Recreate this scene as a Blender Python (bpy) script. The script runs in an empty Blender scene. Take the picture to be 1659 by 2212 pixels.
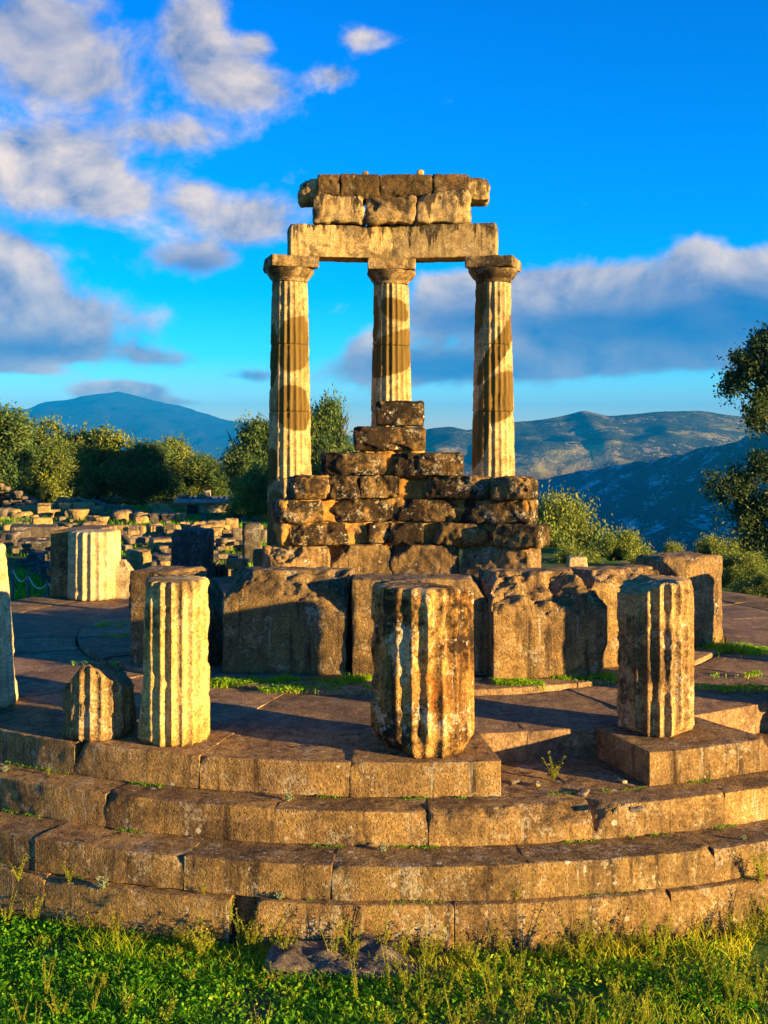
import bpy, math, random
import numpy as np
from mathutils import Vector

# ------------------------------------------------------------------ camera
F, U0, V0 = 2500.0, 829.5, 950.0      # focal length, axis and horizon in photograph units (width 1659)
S = 1.16                              # height of the stylobate pavement above the grass
HC = S + 2.57                         # camera height
scene = bpy.context.scene
COL = scene.collection
cam = bpy.data.cameras.new('camera')
cam_ob = bpy.data.objects.new('camera', cam)
COL.objects.link(cam_ob)
cam_ob.location = (0, 0, HC)
cam_ob.rotation_euler = (math.pi / 2, 0, 0)
cam.sensor_fit = 'HORIZONTAL'
cam.sensor_width = 36.0
cam.lens = 36.0 * F / 1659.0
cam.shift_y = -(1106.0 - V0) / 1659.0
cam.clip_start = 0.1
cam.clip_end = 60000
scene.camera = cam_ob

# ------------------------------------------------------------------ light
SUN_EL = math.radians(7.5)
SUN_AZ = math.radians(29.5)           # behind the right-hand perpendicular
SD = Vector((math.cos(SUN_AZ) * math.cos(SUN_EL), -math.sin(SUN_AZ) * math.cos(SUN_EL), math.sin(SUN_EL)))
sun = bpy.data.lights.new('sun', 'SUN')
sun.energy = 5.0
sun.angle = math.radians(0.55)
sun.color = (1.0, 0.68, 0.25)
sun_ob = bpy.data.objects.new('sun', sun)
COL.objects.link(sun_ob)
sun_ob.rotation_euler = (-SD).to_track_quat('-Z', 'Y').to_euler()
sun_ob.location = (40, -20, 30)

scene.view_settings.view_transform = 'Standard'
scene.view_settings.look = 'None'
scene.view_settings.exposure = 1.88
scene.view_settings.gamma = 1.0
scene.view_settings.use_curve_mapping = False
scene.cycles.use_denoising = True
scene.cycles.max_bounces = 6
scene.cycles.diffuse_bounces = 3
scene.cycles.transmission_bounces = 4
scene.cycles.volume_bounces = 0
scene.cycles.caustics_reflective = False
scene.cycles.caustics_refractive = False


class NT:
    """small node-tree helper"""
    def __init__(self, tree):
        self.t = tree
        self.t.nodes.clear()

    def n(self, kind, **kw):
        nd = self.t.nodes.new(kind)
        for k, v in kw.items():
            if k.startswith('in_'):
                nd.inputs[int(k[3:])].default_value = v
            else:
                setattr(nd, k, v)
        return nd

    def put(self, sock, val):
        if isinstance(val, bpy.types.NodeSocket):
            self.t.links.new(val, sock)
        elif isinstance(val, (tuple, list)) and len(val) == 3 and sock.type == 'RGBA':
            sock.default_value = (*val, 1)
        else:
            sock.default_value = val

    def m(self, op, a, b=None, c=None, clamp=False):
        nd = self.n('ShaderNodeMath', operation=op, use_clamp=clamp)
        for i, v in enumerate((a, b, c)):
            if v is not None:
                self.put(nd.inputs[i], v)
        return nd.outputs[0]

    def vm(self, op, a, b=None):
        nd = self.n('ShaderNodeVectorMath', operation=op)
        self.put(nd.inputs[0], a)
        if b is not None:
            self.put(nd.inputs[1], b)
        return nd.outputs[0]

    def mix(self, fac, a, b, mode='MIX'):
        nd = self.n('ShaderNodeMix', data_type='RGBA', blend_type=mode)
        self.put(nd.inputs[0], fac)
        self.put(nd.inputs[6], a)
        self.put(nd.inputs[7], b)
        return nd.outputs[2]

    def noise(self, vec, scale, detail=4, rough=0.55, dist=0.0):
        nd = self.n('ShaderNodeTexNoise')
        self.put(nd.inputs['Vector'], vec)
        nd.inputs['Scale'].default_value = scale
        nd.inputs['Detail'].default_value = detail
        nd.inputs['Roughness'].default_value = rough
        nd.inputs['Distortion'].default_value = dist
        return nd.outputs[0]

    def step(self, x, lo, hi, a=0.0, b=1.0):
        nd = self.n('ShaderNodeMapRange', interpolation_type='SMOOTHSTEP')
        self.put(nd.inputs[0], x)
        nd.inputs[1].default_value = lo
        nd.inputs[2].default_value = hi
        nd.inputs[3].default_value = a
        nd.inputs[4].default_value = b
        return nd.outputs[0]

    def lin(self, x, lo, hi, a=0.0, b=1.0):
        nd = self.n('ShaderNodeMapRange')
        self.put(nd.inputs[0], x)
        nd.inputs[1].default_value = lo
        nd.inputs[2].default_value = hi
        nd.inputs[3].default_value = a
        nd.inputs[4].default_value = b
        return nd.outputs[0]


# ------------------------------------------------------------------ sky with clouds
world = bpy.data.worlds.new('World')
scene.world = world
world.use_nodes = True
w = NT(world.node_tree)
sky = w.n('ShaderNodeTexSky', sky_type='NISHITA')
sky.sun_disc = False
sky.sun_elevation = SUN_EL
sky.sun_rotation = math.atan2(SD.x, SD.y)
sky.altitude = 600
sky.air_density = 1.0
sky.dust_density = 0.1
sky.ozone_density = 3.0
tc = w.n('ShaderNodeTexCoord')
dvec = tc.outputs['Generated']
sep = w.n('ShaderNodeSeparateXYZ')
w.put(sep.inputs[0], dvec)
dx, dy, dz = sep.outputs
az = w.m('ARCTAN2', dx, dy)
hor = w.m('SQRT', w.m('ADD', w.m('MULTIPLY', dx, dx), w.m('MULTIPLY', dy, dy)))
el = w.m('ARCTAN2', dz, hor)


def blob(u, v, ru, rv, amp):
    a0, e0 = math.atan((u - U0) / F), math.atan((V0 - v) / F * math.cos(math.atan((u - U0) / F)))
    A = w.m('MULTIPLY', w.m('SUBTRACT', az, a0), F / ru)
    E = w.m('MULTIPLY', w.m('SUBTRACT', el, e0), F / rv)
    r2 = w.m('ADD', w.m('MULTIPLY', A, A), w.m('MULTIPLY', E, E))
    return w.m('MULTIPLY', w.m('POWER', 2.718, w.m('MULTIPLY', r2, -1.0)), amp)


def blobs(lst):
    s = None
    for b in lst:
        x = blob(*b)
        s = x if s is None else w.m('ADD', s, x)
    return s


clouds = [(150, 165, 190, 85, .62), (40, 20, 260, 70, .55), (420, 60, 70, 100, .50), (560, 200, 110, 55, .50), (470, 160, 80, 60, .42),
          (725, 165, 60, 34, .46), (785, 85, 60, 26, .42), (555, 95, 40, 26, .40), (90, 350, 190, 80, .68),
          (230, 430, 100, 60, .48), (390, 295, 120, 42, .50), (540, 480, 150, 75, .62), (420, 560, 100, 36, .48), (420, 420, 70, 50, .3),
          (10, 560, 140, 60, .55), (80, 690, 200, 72, .85), (60, 755, 200, 30, .6), (60, 800, 80, 10, .35), (370, 775, 110, 22, .36),
          (530, 812, 110, 20, .44), (1200, 625, 190, 48, .52), (1400, 690, 420, 105, .82), (1560, 770, 180, 40, .45), (1620, 590, 90, 46, .55),
          (1500, 555, 44, 34, .40), (890, 795, 200, 48, .75), (800, 740, 60, 30, .4), (930, 690, 100, 44, .48), (980, 620, 110, 40, .50),
          (1180, 795, 160, 22, .40), (265, 846, 100, 22, 1.1), (390, 870, 80, 12, .5), (-500, 500, 420, 260, .6), (2300, 560, 420, 130, .7)]
darks = [(265, 845, 120, 26, -.6), (1420, 735, 360, 120, .85), (930, 795, 210, 46, .95), (430, 575, 110, 36, .9), (60, 755, 180, 34, .8),
         (530, 815, 120, 24, .7), (40, 40, 260, 90, .45), (1000, 690, 120, 40, .7), (1250, 700, 120, 40, .4),
         (380, 790, 110, 20, .5), (40, 490, 120, 26, .35), (1600, 670, 160, 60, .5), (300, 200, 120, 60, .3), (-500, 640, 420, 120, .8), (2300, 640, 420, 90, .9)]
wrap = w.vm('MULTIPLY', dvec, (1.0, 1.0, 1.35))
n_big = w.noise(wrap, 11.0, 8, 0.60, 0.25)
n_off = w.noise(w.vm('ADD', wrap, (0.016, -0.006, 0.020)), 11.0, 6, 0.58, 0.25)
n_fine = w.noise(wrap, 34.0, 5, 0.6, 0.2)
cov = blobs(clouds)
dens = w.m('ADD', w.m('MULTIPLY', cov, 1.18), w.m('MULTIPLY', w.m('SUBTRACT', n_big, 0.54), 1.40))
dens = w.m('ADD', dens, w.m('MULTIPLY', w.m('SUBTRACT', n_fine, 0.5), 0.30))
alpha = w.step(dens, 0.20, 0.62)
light = w.lin(w.m('SUBTRACT', n_big, n_off), -0.20, 0.22)
dark = blobs(darks)
light = w.m('MULTIPLY', w.m('ADD', light, 0.10), w.m('SUBTRACT', 1.0, w.m('MULTIPLY', w.m('MINIMUM', dark, 1.0), 0.90)), clamp=True)
cloud_col = w.mix(light, (0.003, 0.042, 0.130), (0.295, 0.240, 0.195))
hs = w.n('ShaderNodeHueSaturation')
hs.inputs['Hue'].default_value = 0.5
hs.inputs['Saturation'].default_value = 1.7
hs.inputs['Value'].default_value = 1.0
w.put(hs.inputs['Color'], sky.outputs[0])
rampn = w.n('ShaderNodeValToRGB')
w.put(rampn.inputs[0], w.lin(el, 0.0, 0.45))
rampn.color_ramp.elements[0].color = (2.3, 2.05, 3.8, 1)
rampn.color_ramp.elements[1].color = (.06, .92, 1.62, 1)
e_ = rampn.color_ramp.elements.new(.40)
e_.color = (.11, 1.17, 1.75, 1)
e_ = rampn.color_ramp.elements.new(.16)
e_.color = (.30, 1.40, 2.0, 1)
skyc = w.mix(1.0, hs.outputs[0], rampn.outputs[0], 'MULTIPLY')
SKY_K = 0.063
cl = w.mix(1.0, cloud_col, (1 / SKY_K,) * 3, 'MULTIPLY')
cl.node.clamp_result = False
final = w.mix(w.m('MULTIPLY', alpha, 0.96), skyc, cl)
bg = w.n('ShaderNodeBackground')
w.put(bg.inputs[0], final)
bg.inputs[1].default_value = SKY_K
out = w.n('ShaderNodeOutputWorld')
w.put(out.inputs[0], bg.outputs[0])

# ------------------------------------------------------------------ helpers
rng = np.random.default_rng(7)
random.seed(7)


def pt(u, v, Y):
    return np.array([(u - U0) / F * Y, Y, HC - (v - V0) / F * Y])


def ydist(v, z):
    return F * (HC - z) / (v - V0)


def hash3(ix, iy, iz):
    h = (ix.astype(np.int64) * 374761393 + iy.astype(np.int64) * 668265263 + iz.astype(np.int64) * 2147483647) & 0xffffffff
    h = ((h ^ (h >> 13)) * 1274126177) & 0xffffffff
    h = ((h ^ (h >> 16)) * 2246822519) & 0xffffffff
    return ((h ^ (h >> 15)) & 0xffff) / 32767.5 - 1.0


def vnoise(p):
    i = np.floor(p).astype(np.int64)
    f = p - i
    f = f * f * f * (f * (f * 6 - 15) + 10)
    r = 0
    for a in (0, 1):
        wx = f[:, 0] if a else 1 - f[:, 0]
        for b in (0, 1):
            wy = f[:, 1] if b else 1 - f[:, 1]
            for c in (0, 1):
                wz = f[:, 2] if c else 1 - f[:, 2]
                r = r + wx * wy * wz * hash3(i[:, 0] + a, i[:, 1] + b, i[:, 2] + c)
    return r


def fbm(p, octaves=4, gain=0.5):
    s, a = 0, 1.0
    q = np.array(p, float)
    for o in range(octaves):
        s = s + a * vnoise(q)
        q = q * 2.03 + 17.3
        a *= gain
    return s


def make_mesh(name, v, f, mat=None, smooth=True, attrs=None):
    v = np.asarray(v, np.float32)
    f = np.asarray(f, np.int32)
    me = bpy.data.meshes.new(name)
    me.vertices.add(len(v))
    me.vertices.foreach_set('co', v.ravel())
    k = f.shape[1]
    me.loops.add(f.size)
    me.loops.foreach_set('vertex_index', f.ravel())
    me.polygons.add(len(f))
    me.polygons.foreach_set('loop_start', np.arange(0, f.size, k, dtype=np.int32))
    if smooth:
        me.polygons.foreach_set('use_smooth', np.ones(len(f), bool))
    if attrs:
        for an, av in attrs.items():
            at = me.attributes.new(an, 'FLOAT', 'POINT')
            at.data.foreach_set('value', np.asarray(av, np.float32))
    me.update(calc_edges=True)
    if mat:
        me.materials.append(mat)
    return me


def add(name, me, parent=None, loc=(0, 0, 0), rz=0.0):
    o = bpy.data.objects.new(name, me)
    COL.objects.link(o)
    o.location = loc
    o.rotation_euler = (0, 0, rz)
    if parent is not None:
        o.parent = parent
    return o


def tag(o, label=None, cat=None, group=None, kind=None):
    for k, v in (('label', label), ('category', cat), ('group', group), ('kind', kind)):
        if v:
            o[k] = v
    return o


def empty(name, label, cat, loc=(0, 0, 0), rz=0.0, group=None):
    o = add(name, None, None, loc, rz)
    o.empty_display_size = 0.2
    return tag(o, label, cat, group)


def axis_pts(a, res, rho):
    inner = max(a - rho, a * 0.5)
    n = max(1, int(round(2 * inner / res)))
    mid = np.linspace(-inner, inner, n + 1)
    return np.concatenate([[-a, -a + (a - inner) * .35], mid, [a - (a - inner) * .35, a]])


def lattice(size, res, rho):
    A = [axis_pts(s / 2, res, rho) for s in size]
    n = [len(a) for a in A]
    I = -np.ones(n, np.int64)
    sh = np.zeros(n, bool)
    sh[0], sh[-1], sh[:, 0], sh[:, -1], sh[:, :, 0], sh[:, :, -1] = (True,) * 6
    w_ = np.argwhere(sh)
    I[sh] = np.arange(len(w_))
    v = np.stack([A[0][w_[:, 0]], A[1][w_[:, 1]], A[2][w_[:, 2]]], 1)
    fs = []

    def grid(g, flip):
        q = np.stack([g[:-1, :-1], g[1:, :-1], g[1:, 1:], g[:-1, 1:]], -1).reshape(-1, 4)
        fs.append(q[:, ::-1] if flip else q)
    grid(I[0], True); grid(I[-1], False)
    grid(I[:, 0], False); grid(I[:, -1], True)
    grid(I[:, :, 0], True); grid(I[:, :, -1], False)
    return v, np.concatenate(fs)


def vnormals(v, f):
    n = np.cross(v[f[:, 2]] - v[f[:, 0]], v[f[:, 3 % f.shape[1]]] - v[f[:, 1]]) if f.shape[1] == 4 else np.cross(v[f[:, 1]] - v[f[:, 0]], v[f[:, 2]] - v[f[:, 0]])
    out_ = np.zeros_like(v)
    for k in range(f.shape[1]):
        np.add.at(out_, f[:, k], n)
    return out_ / (np.linalg.norm(out_, axis=1, keepdims=True) + 1e-9)


def round_box(v, size, rho, seed, wear=1.0, freq=5.0, ends=True):
    h = np.array(size) / 2
    nz = fbm(v * freq + seed, 3)
    rr = rho * np.clip(0.35 + wear * (0.55 + 1.5 * np.clip(nz, 0, 1) ** 1.5), .2, 3.0)
    rr = np.minimum(rr, h.min() * .9)[:, None]
    inner = np.clip(v, -(h - rr), h - rr)
    if not ends:
        inner[:, 0] = v[:, 0]
    q = v - inner
    l = np.linalg.norm(q, axis=1, keepdims=True)
    return np.where(l > rr, inner + q / (l + 1e-9) * rr, v)


def cut(v, n, d, rough=0.03, seed=0.0, freq=4.0):
    n = np.array(n, float)
    n /= np.linalg.norm(n)
    t = .34 * fbm(v * freq + seed * 3.7, 6, .66) + .45 * (.5 - np.abs(fbm(v * freq * 1.7 + seed * 1.3, 4, .6)))
    rs = np.random.default_rng(int(abs(seed) * 7) + 3)
    for k_ in range(3):                       # sharp ledges and facets
        d_ = np.array([.75, .35, .6]) + .45 * rs.normal(size=3)
        ph = v @ d_ * freq * (.30 + .34 * k_) + .35 * vnoise(v * freq * .5 + seed + k_)
        fr = ph - np.floor(ph)
        t = t + (.75 / (1 + .5 * k_)) * (np.where(fr < .7, fr / .7, (1 - fr) / .3) - .5)
    s = v @ n - d - rough * t
    return np.where((s > 0)[:, None], v - n * s[:, None], v)


def roughen(v, f, a1, f1, a2, f2, seed):
    n = vnormals(v, f)
    d = a1 * fbm(v * f1 + seed, 3) + a2 * fbm(v * f2 + seed * 1.7, 3)
    return v + n * d[:, None]


def rock_box(size, res=.05, rho=.03, wear=1.0, a1=.012, f1=2.5, a2=.005, f2=14, cuts=(), seed=None):
    seed = rng.uniform(0, 500) if seed is None else seed
    v, f = lattice(size, res, rho * 1.6)
    v = round_box(v, size, rho, seed, wear)
    for c in cuts:
        v = cut(v, c[0], c[1], c[2] if len(c) > 2 else .03, seed, c[3] if len(c) > 3 else 4.0)
    v = roughen(v, f, a1, f1, a2, f2, seed)
    return v, f


def drum(r0, r1, h, nf=20, depth=.035, seg=8, rows=48, seed=0.0, cuts=(), wear=.012, top_round=.02, bulge=0.0, phase=0.0):
    nt = nf * seg
    th = np.arange(nt) / nt * 2 * math.pi
    t = (np.arange(nt) % seg) / seg
    prof = 1 - depth * (1 - (2 * t - 1) ** 2) / max(r0, .01) * 1.0
    hs_ = np.linspace(0, h, rows)
    Z = np.repeat(hs_, nt)
    k = Z / h
    R = (r0 * (1 - k) + r1 * k + bulge * np.sin(k * math.pi)) * np.tile(prof, rows)
    e = np.minimum(Z, h - Z)
    R = R - top_round * np.clip(1 - e / (top_round * 2), 0, 1) ** 2
    T = np.tile(th, rows) + phase
    v = np.stack([R * np.cos(T), R * np.sin(T), Z], 1)
    arr = np.tile((2 * t - 1) ** 6, rows)
    dmg = np.clip(fbm(v * 7.0 + seed, 4) - .15, 0, .6) * arr * wear * 4.0 + wear * .30 * fbm(v * 16 + seed, 3)
    big = np.clip(fbm(v * 2.1 + seed * 2, 3) - .45, 0, 1) * .04
    v[:, :2] *= (1 - (dmg + big) / np.maximum(R, .02))[:, None]
    i = np.arange(nt)
    j = (i + 1) % nt
    q = np.concatenate([np.stack([a * nt + i, a * nt + j, (a + 1) * nt + j, (a + 1) * nt + i], 1) for a in range(rows - 1)])
    for end in (0, rows - 1):             # end caps as shrinking rings
        prev = np.arange(end * nt, end * nt + nt)
        base = v[prev]
        for s_ in (.8, .55, .3, .03):
            ring = base * np.array([s_, s_, 1.0])
            ring[:, 2] += .006 * fbm(ring * 7 + seed, 3)
            st = len(v)
            v = np.concatenate([v, ring])
            cur = np.arange(st, st + nt)
            a4 = np.stack([prev, np.roll(prev, -1), np.roll(cur, -1), cur], 1)
            q = np.concatenate([q, a4 if end else a4[:, ::-1]])
            prev = cur
    for c in cuts:
        v = cut(v, c[0], c[1], c[2] if len(c) > 2 else .03, seed, c[3] if len(c) > 3 else 4.0)
    return v, q


# ------------------------------------------------------------------ materials
def stone_mat(name, base, alt, dark=(.05, .04, .03), lichen=(.62, .56, .42), rust=(.30, .13, .035),
              dark_amt=.35, lichen_amt=.25, rust_amt=.2, streak=.35, bump=.5, scale=1.0, patch=None, drip=None, dk_lo=.50, mot_amt=.6):
    mt = bpy.data.materials.new(name)
    mt.use_nodes = True
    t = NT(mt.node_tree)
    co = t.n('ShaderNodeTexCoord').outputs['Object']
    inf = t.n('ShaderNodeObjectInfo')
    rnd = inf.outputs['Random']
    off = t.n('ShaderNodeCombineXYZ')
    for k in range(3):
        t.put(off.inputs[k], t.m('MULTIPLY', rnd, 37.0 + 21 * k))
    p = t.vm('ADD', co, off.outputs[0])
    if scale != 1.0:
        p = t.vm('SCALE', p)
        p.node.inputs[3].default_value = scale
    big = t.noise(p, 1.7, 6, .6, .3)
    col = t.mix(t.step(big, .33, .68), base, alt)
    vr = t.n('ShaderNodeCombineXYZ')
    for k in range(3):
        t.put(vr.inputs[k], t.lin(rnd, 0, 1, .80, 1.16 - .05 * k))
    col = t.mix(1.0, col, vr.outputs[0], 'MULTIPLY')
    mot = t.noise(p, 9.0, 6, .7, .4)
    col = t.mix(1.0, col, t.mix(t.step(mot, .34, .66), tuple(1 - (1 - c) * mot_amt for c in (.50, .45, .38)), tuple(1 + (c - 1) * mot_amt for c in (1.36, 1.34, 1.28))), 'MULTIPLY')
    # rusty stain
    ru = t.noise(p, 2.6, 6, .62, .8)
    col = t.mix(t.m('MULTIPLY', t.step(ru, .54, .70), rust_amt), col, rust)
    # streaks running down the faces
    sp = t.vm('MULTIPLY', p, (9.0, 9.0, 0.75))
    st = t.noise(sp, 1.3, 5, .6)
    col = t.mix(t.m('MULTIPLY', t.step(st, .50, .72), streak), col, dark)
    st2 = t.noise(t.vm('ADD', sp, (31.0, 9.0, 4.0)), 2.2, 4, .6)
    col = t.mix(t.m('MULTIPLY', t.step(st2, .58, .74), streak * .55), col, lichen)
    # dark crust in patches with frayed edges
    dk = t.m('ADD', t.m('MULTIPLY', t.noise(p, 1.25, 5, .6, .5), .72), t.m('MULTIPLY', t.noise(p, 13.0, 5, .7), .28))
    col = t.mix(t.m('MULTIPLY', t.step(dk, dk_lo, dk_lo + .09), dark_amt), col, dark)
    if drip:                               # black crust running down from the upper edge
        zz = t.n('ShaderNodeSeparateXYZ')
        t.put(zz.inputs[0], co)
        dn_ = t.m('ADD', t.noise(t.vm('MULTIPLY', p, (5.0, 5.0, .8)), 1.1, 6, .68), t.m('MULTIPLY', zz.outputs[2], .34))
        col = t.mix(t.m('MULTIPLY', t.step(dn_, .535, .60), drip), col, dark)
    # pale lichen flecks
    l1 = t.m('ADD', t.m('MULTIPLY', t.noise(p, 3.2, 3, .6), .5), t.m('MULTIPLY', t.noise(p, 24.0, 4, .65), .5))
    col = t.mix(t.m('MULTIPLY', t.step(l1, .545, .60), lichen_amt), col, lichen)
    vo = t.n('ShaderNodeTexVoronoi', feature='F1')
    t.put(vo.inputs['Vector'], p)
    vo.inputs['Scale'].default_value = 6.5
    spot = t.step(vo.outputs['Distance'], .20, .12)
    sel = t.step(t.noise(p, 5.0, 1, .5), .60, .64)
    col = t.mix(t.m('MULTIPLY', t.m('MULTIPLY', spot, sel), min(1, lichen_amt * 2)), col, (.66, .60, .48))
    fine = t.noise(p, 46.0, 5, .7)
    col = t.mix(1.0, col, t.mix(t.step(fine, .30, .70), (.50, .47, .42), (1.30, 1.30, 1.30)), 'MULTIPLY')
    if patch:
        at = t.n('ShaderNodeAttribute', attribute_name='patch')
        col = t.mix(at.outputs['Fac'], col, t.mix(t.step(t.noise(sp, 1.9, 6, .65), .38, .66), patch, tuple(c * .6 for c in patch)))
    col = t.mix(1.0, col, (.82, .81, .80), 'MULTIPLY')
    b = t.n('ShaderNodeBsdfPrincipled')
    t.put(b.inputs['Base Color'], col)
    b.inputs['Roughness'].default_value = .92
    b.inputs['Specular IOR Level'].default_value = .15
    hgt = t.m('ADD', t.m('MULTIPLY', t.noise(p, 7.0, 6, .65), .6), t.m('MULTIPLY', t.noise(p, 60.0, 5, .7), .22))
    pv = t.n('ShaderNodeTexVoronoi', feature='F1')
    t.put(pv.inputs['Vector'], p)
    pv.inputs['Scale'].default_value = 38.0
    hgt = t.m('SUBTRACT', hgt, t.m('MULTIPLY', t.step(pv.outputs['Distance'], .35, .05), .22))
    bp = t.n('ShaderNodeBump')
    bp.inputs['Strength'].default_value = bump
    bp.inputs['Distance'].default_value = .045
    t.put(bp.inputs['Height'], hgt)
    t.put(b.inputs['Normal'], bp.outputs[0])
    o = t.n('ShaderNodeOutputMaterial')
    t.put(o.inputs[0], b.outputs[0])
    return mt


M_step = stone_mat('limestone_step', (.40, .255, .092), (.225, .145, .064), dark=(.042, .027, .017), dark_amt=.55, lichen_amt=.34, rust_amt=.15, streak=.9, bump=.65, mot_amt=.45)
M_pave = stone_mat('limestone_paving', (.44, .285, .145), (.30, .19, .105), dark=(.06, .045, .038), dark_amt=.45, lichen_amt=.18, rust_amt=.15, streak=.0, bump=.6)
M_ortho = stone_mat('grey_limestone', (.38, .245, .092), (.215, .14, .064), dark=(.035, .026, .019), dark_amt=.6, lichen_amt=.32, rust_amt=.15, streak=.9, bump=.8, mot_amt=.5)
M_wall = stone_mat('weathered_wall_stone', (.33, .205, .070), (.15, .098, .038), dark=(.022, .015, .010), dark_amt=.92, lichen_amt=.5, rust_amt=.3, streak=.3, bump=1.0, dk_lo=.435, mot_amt=.9)
M_mortar = stone_mat('rubble_mortar', (.52, .31, .075), (.46, .22, .045), dark=(.12, .06, .02), dark_amt=.3, lichen_amt=.2, rust_amt=.5, streak=.0, bump=1.0)
M_col = stone_mat('patched_marble', (.66, .50, .25), (.50, .345, .14), dark=(.10, .06, .024), dark_amt=.5, lichen_amt=.2, rust_amt=.35, streak=.5, bump=.5, patch=(.185, .115, .028))
M_cap = stone_mat('marble_capital', (.48, .34, .15), (.28, .19, .08), dark=(.03, .02, .012), dark_amt=.8, lichen_amt=.2, rust_amt=.3, streak=.3, bump=.6, drip=.6)
M_arch = stone_mat('stained_architrave', (.60, .44, .20), (.52, .37, .16), dark=(.05, .035, .02), dark_amt=.7, lichen_amt=.2, rust_amt=.4, streak=.6, bump=.6, drip=.95)
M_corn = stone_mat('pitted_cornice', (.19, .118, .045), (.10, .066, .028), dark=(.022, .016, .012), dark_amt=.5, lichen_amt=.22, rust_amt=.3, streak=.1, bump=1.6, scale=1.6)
M_drum_l = stone_mat('pale_marble_drum', (.68, .52, .22), (.46, .31, .09), dark=(.09, .05, .018), dark_amt=.7, lichen_amt=.3, lichen=(.74, .66, .42), rust_amt=.25, streak=.4, bump=.7)
M_drum_c = stone_mat('rusty_marble_drum', (.56, .35, .11), (.30, .145, .035), dark=(.022, .013, .010), lichen=(.74, .66, .48), rust=(.36, .13, .02), dark_amt=.9, lichen_amt=.55, rust_amt=.85, streak=.85, bump=.8)
M_drum_r = stone_mat('pitted_marble_drum', (.56, .38, .16), (.36, .22, .09), dark=(.035, .022, .016), lichen=(.72, .62, .44), dark_amt=.7, lichen_amt=.5, rust_amt=.4, streak=.5, bump=.9)
M_white = stone_mat('white_marble', (.70, .58, .34), (.62, .48, .24), dark=(.12, .09, .05), dark_amt=.2, lichen_amt=.2, rust_amt=.2, streak=.25, bump=.4)
M_dark = stone_mat('dark_and_shaded_limestone', (.15, .125, .10), (.085, .075, .065), dark=(.035, .033, .03), lichen=(.5, .5, .48), dark_amt=.5, lichen_amt=.4, rust_amt=.05, streak=.5, bump=.8)  # for dark stones, and for shaded ruin slabs with the shade in the colour
M_ruin = stone_mat('ruin_block_stone', (.56, .39, .16), (.42, .28, .11), dark=(.06, .05, .035), dark_amt=.4, lichen_amt=.25, rust_amt=.25, streak=.2, bump=.8)
M_rubble = stone_mat('rubble_stone', (.30, .24, .17), (.18, .15, .12), dark=(.05, .045, .04), dark_amt=.4, lichen_amt=.3, rust_amt=.1, streak=.0, bump=.8, scale=2.0)


def simple_mat(name, c1, c2, scale=20.0, rough=.8, bump=.2, metallic=0.0):
    mt = bpy.data.materials.new(name)
    mt.use_nodes = True
    t = NT(mt.node_tree)
    co = t.n('ShaderNodeTexCoord').outputs['Object']
    nz = t.noise(co, scale, 5, .6)
    b = t.n('ShaderNodeBsdfPrincipled')
    t.put(b.inputs['Base Color'], t.mix(t.step(nz, .35, .65), c1, c2))
    b.inputs['Roughness'].default_value = rough
    b.inputs['Metallic'].default_value = metallic
    bp = t.n('ShaderNodeBump')
    bp.inputs['Strength'].default_value = bump
    bp.inputs['Distance'].default_value = .01
    t.put(bp.inputs['Height'], nz)
    t.put(b.inputs['Normal'], bp.outputs[0])
    o = t.n('ShaderNodeOutputMaterial')
    t.put(o.inputs[0], b.outputs[0])
    return mt


def leaf_mat(name, c1, c2, c3, trans=.35):
    """leaf colours vary with the per-leaf attribute 'tint'"""
    mt = bpy.data.materials.new(name)
    mt.use_nodes = True
    t = NT(mt.node_tree)
    at = t.n('ShaderNodeAttribute', attribute_name='tint').outputs['Fac']
    col = t.mix(t.lin(at, 0, .5), c1, c2)
    col = t.mix(t.lin(at, .55, 1.0), col, c3)
    d = t.n('ShaderNodeBsdfPrincipled')
    t.put(d.inputs['Base Color'], col)
    d.inputs['Roughness'].default_value = .6
    d.inputs['Specular IOR Level'].default_value = .25
    tr = t.n('ShaderNodeBsdfTranslucent')
    t.put(tr.inputs[0], t.mix(1.0, col, (1.1, 1.25, .6), 'MULTIPLY'))
    mx = t.n('ShaderNodeMixShader')
    mx.inputs[0].default_value = trans
    t.put(mx.inputs[1], d.outputs[0])
    t.put(mx.inputs[2], tr.outputs[0])
    o = t.n('ShaderNodeOutputMaterial')
    t.put(o.inputs[0], mx.outputs[0])
    return mt


M_olive = leaf_mat('olive_leaves', (.055, .105, .026), (.14, .19, .036), (.36, .34, .05))
M_holm = leaf_mat('holm_oak_leaves', (.035, .085, .024), (.085, .140, .034), (.24, .25, .05), .3)
M_cypress = leaf_mat('dark_pine_leaves', (.022, .050, .016), (.045, .080, .022), (.11, .13, .03), .3)
M_grass = leaf_mat('grass_blades', (.055, .25, .006), (.26, .47, .010), (.66, .58, .03), .5)
M_weed = leaf_mat('weed_leaves', (.16, .24, .012), (.34, .36, .02), (.48, .34, .06), .5)
M_silver = leaf_mat('silvery_leaves', (.18, .22, .12), (.28, .32, .18), (.38, .38, .22), .3)
M_bark = simple_mat('bark', (.085, .06, .04), (.045, .032, .024), 9, .95, .9)
M_wood = simple_mat('grey_post_paint', (.11, .13, .14), (.07, .085, .10), 15, .7, .3)
M_rope = simple_mat('pale_rope', (.62, .58, .45), (.45, .42, .32), 60, .9, .4)
M_hutwall = simple_mat('plastered_wall', (.50, .40, .22), (.34, .26, .14), 3, .95, .5)
M_hutroof = simple_mat('concrete_roof', (.30, .28, .25), (.18, .17, .16), 5, .95, .5)

# ------------------------------------------------------------------ ground
CX, CY = .22, 15.9                    # centre of the round building


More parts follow.
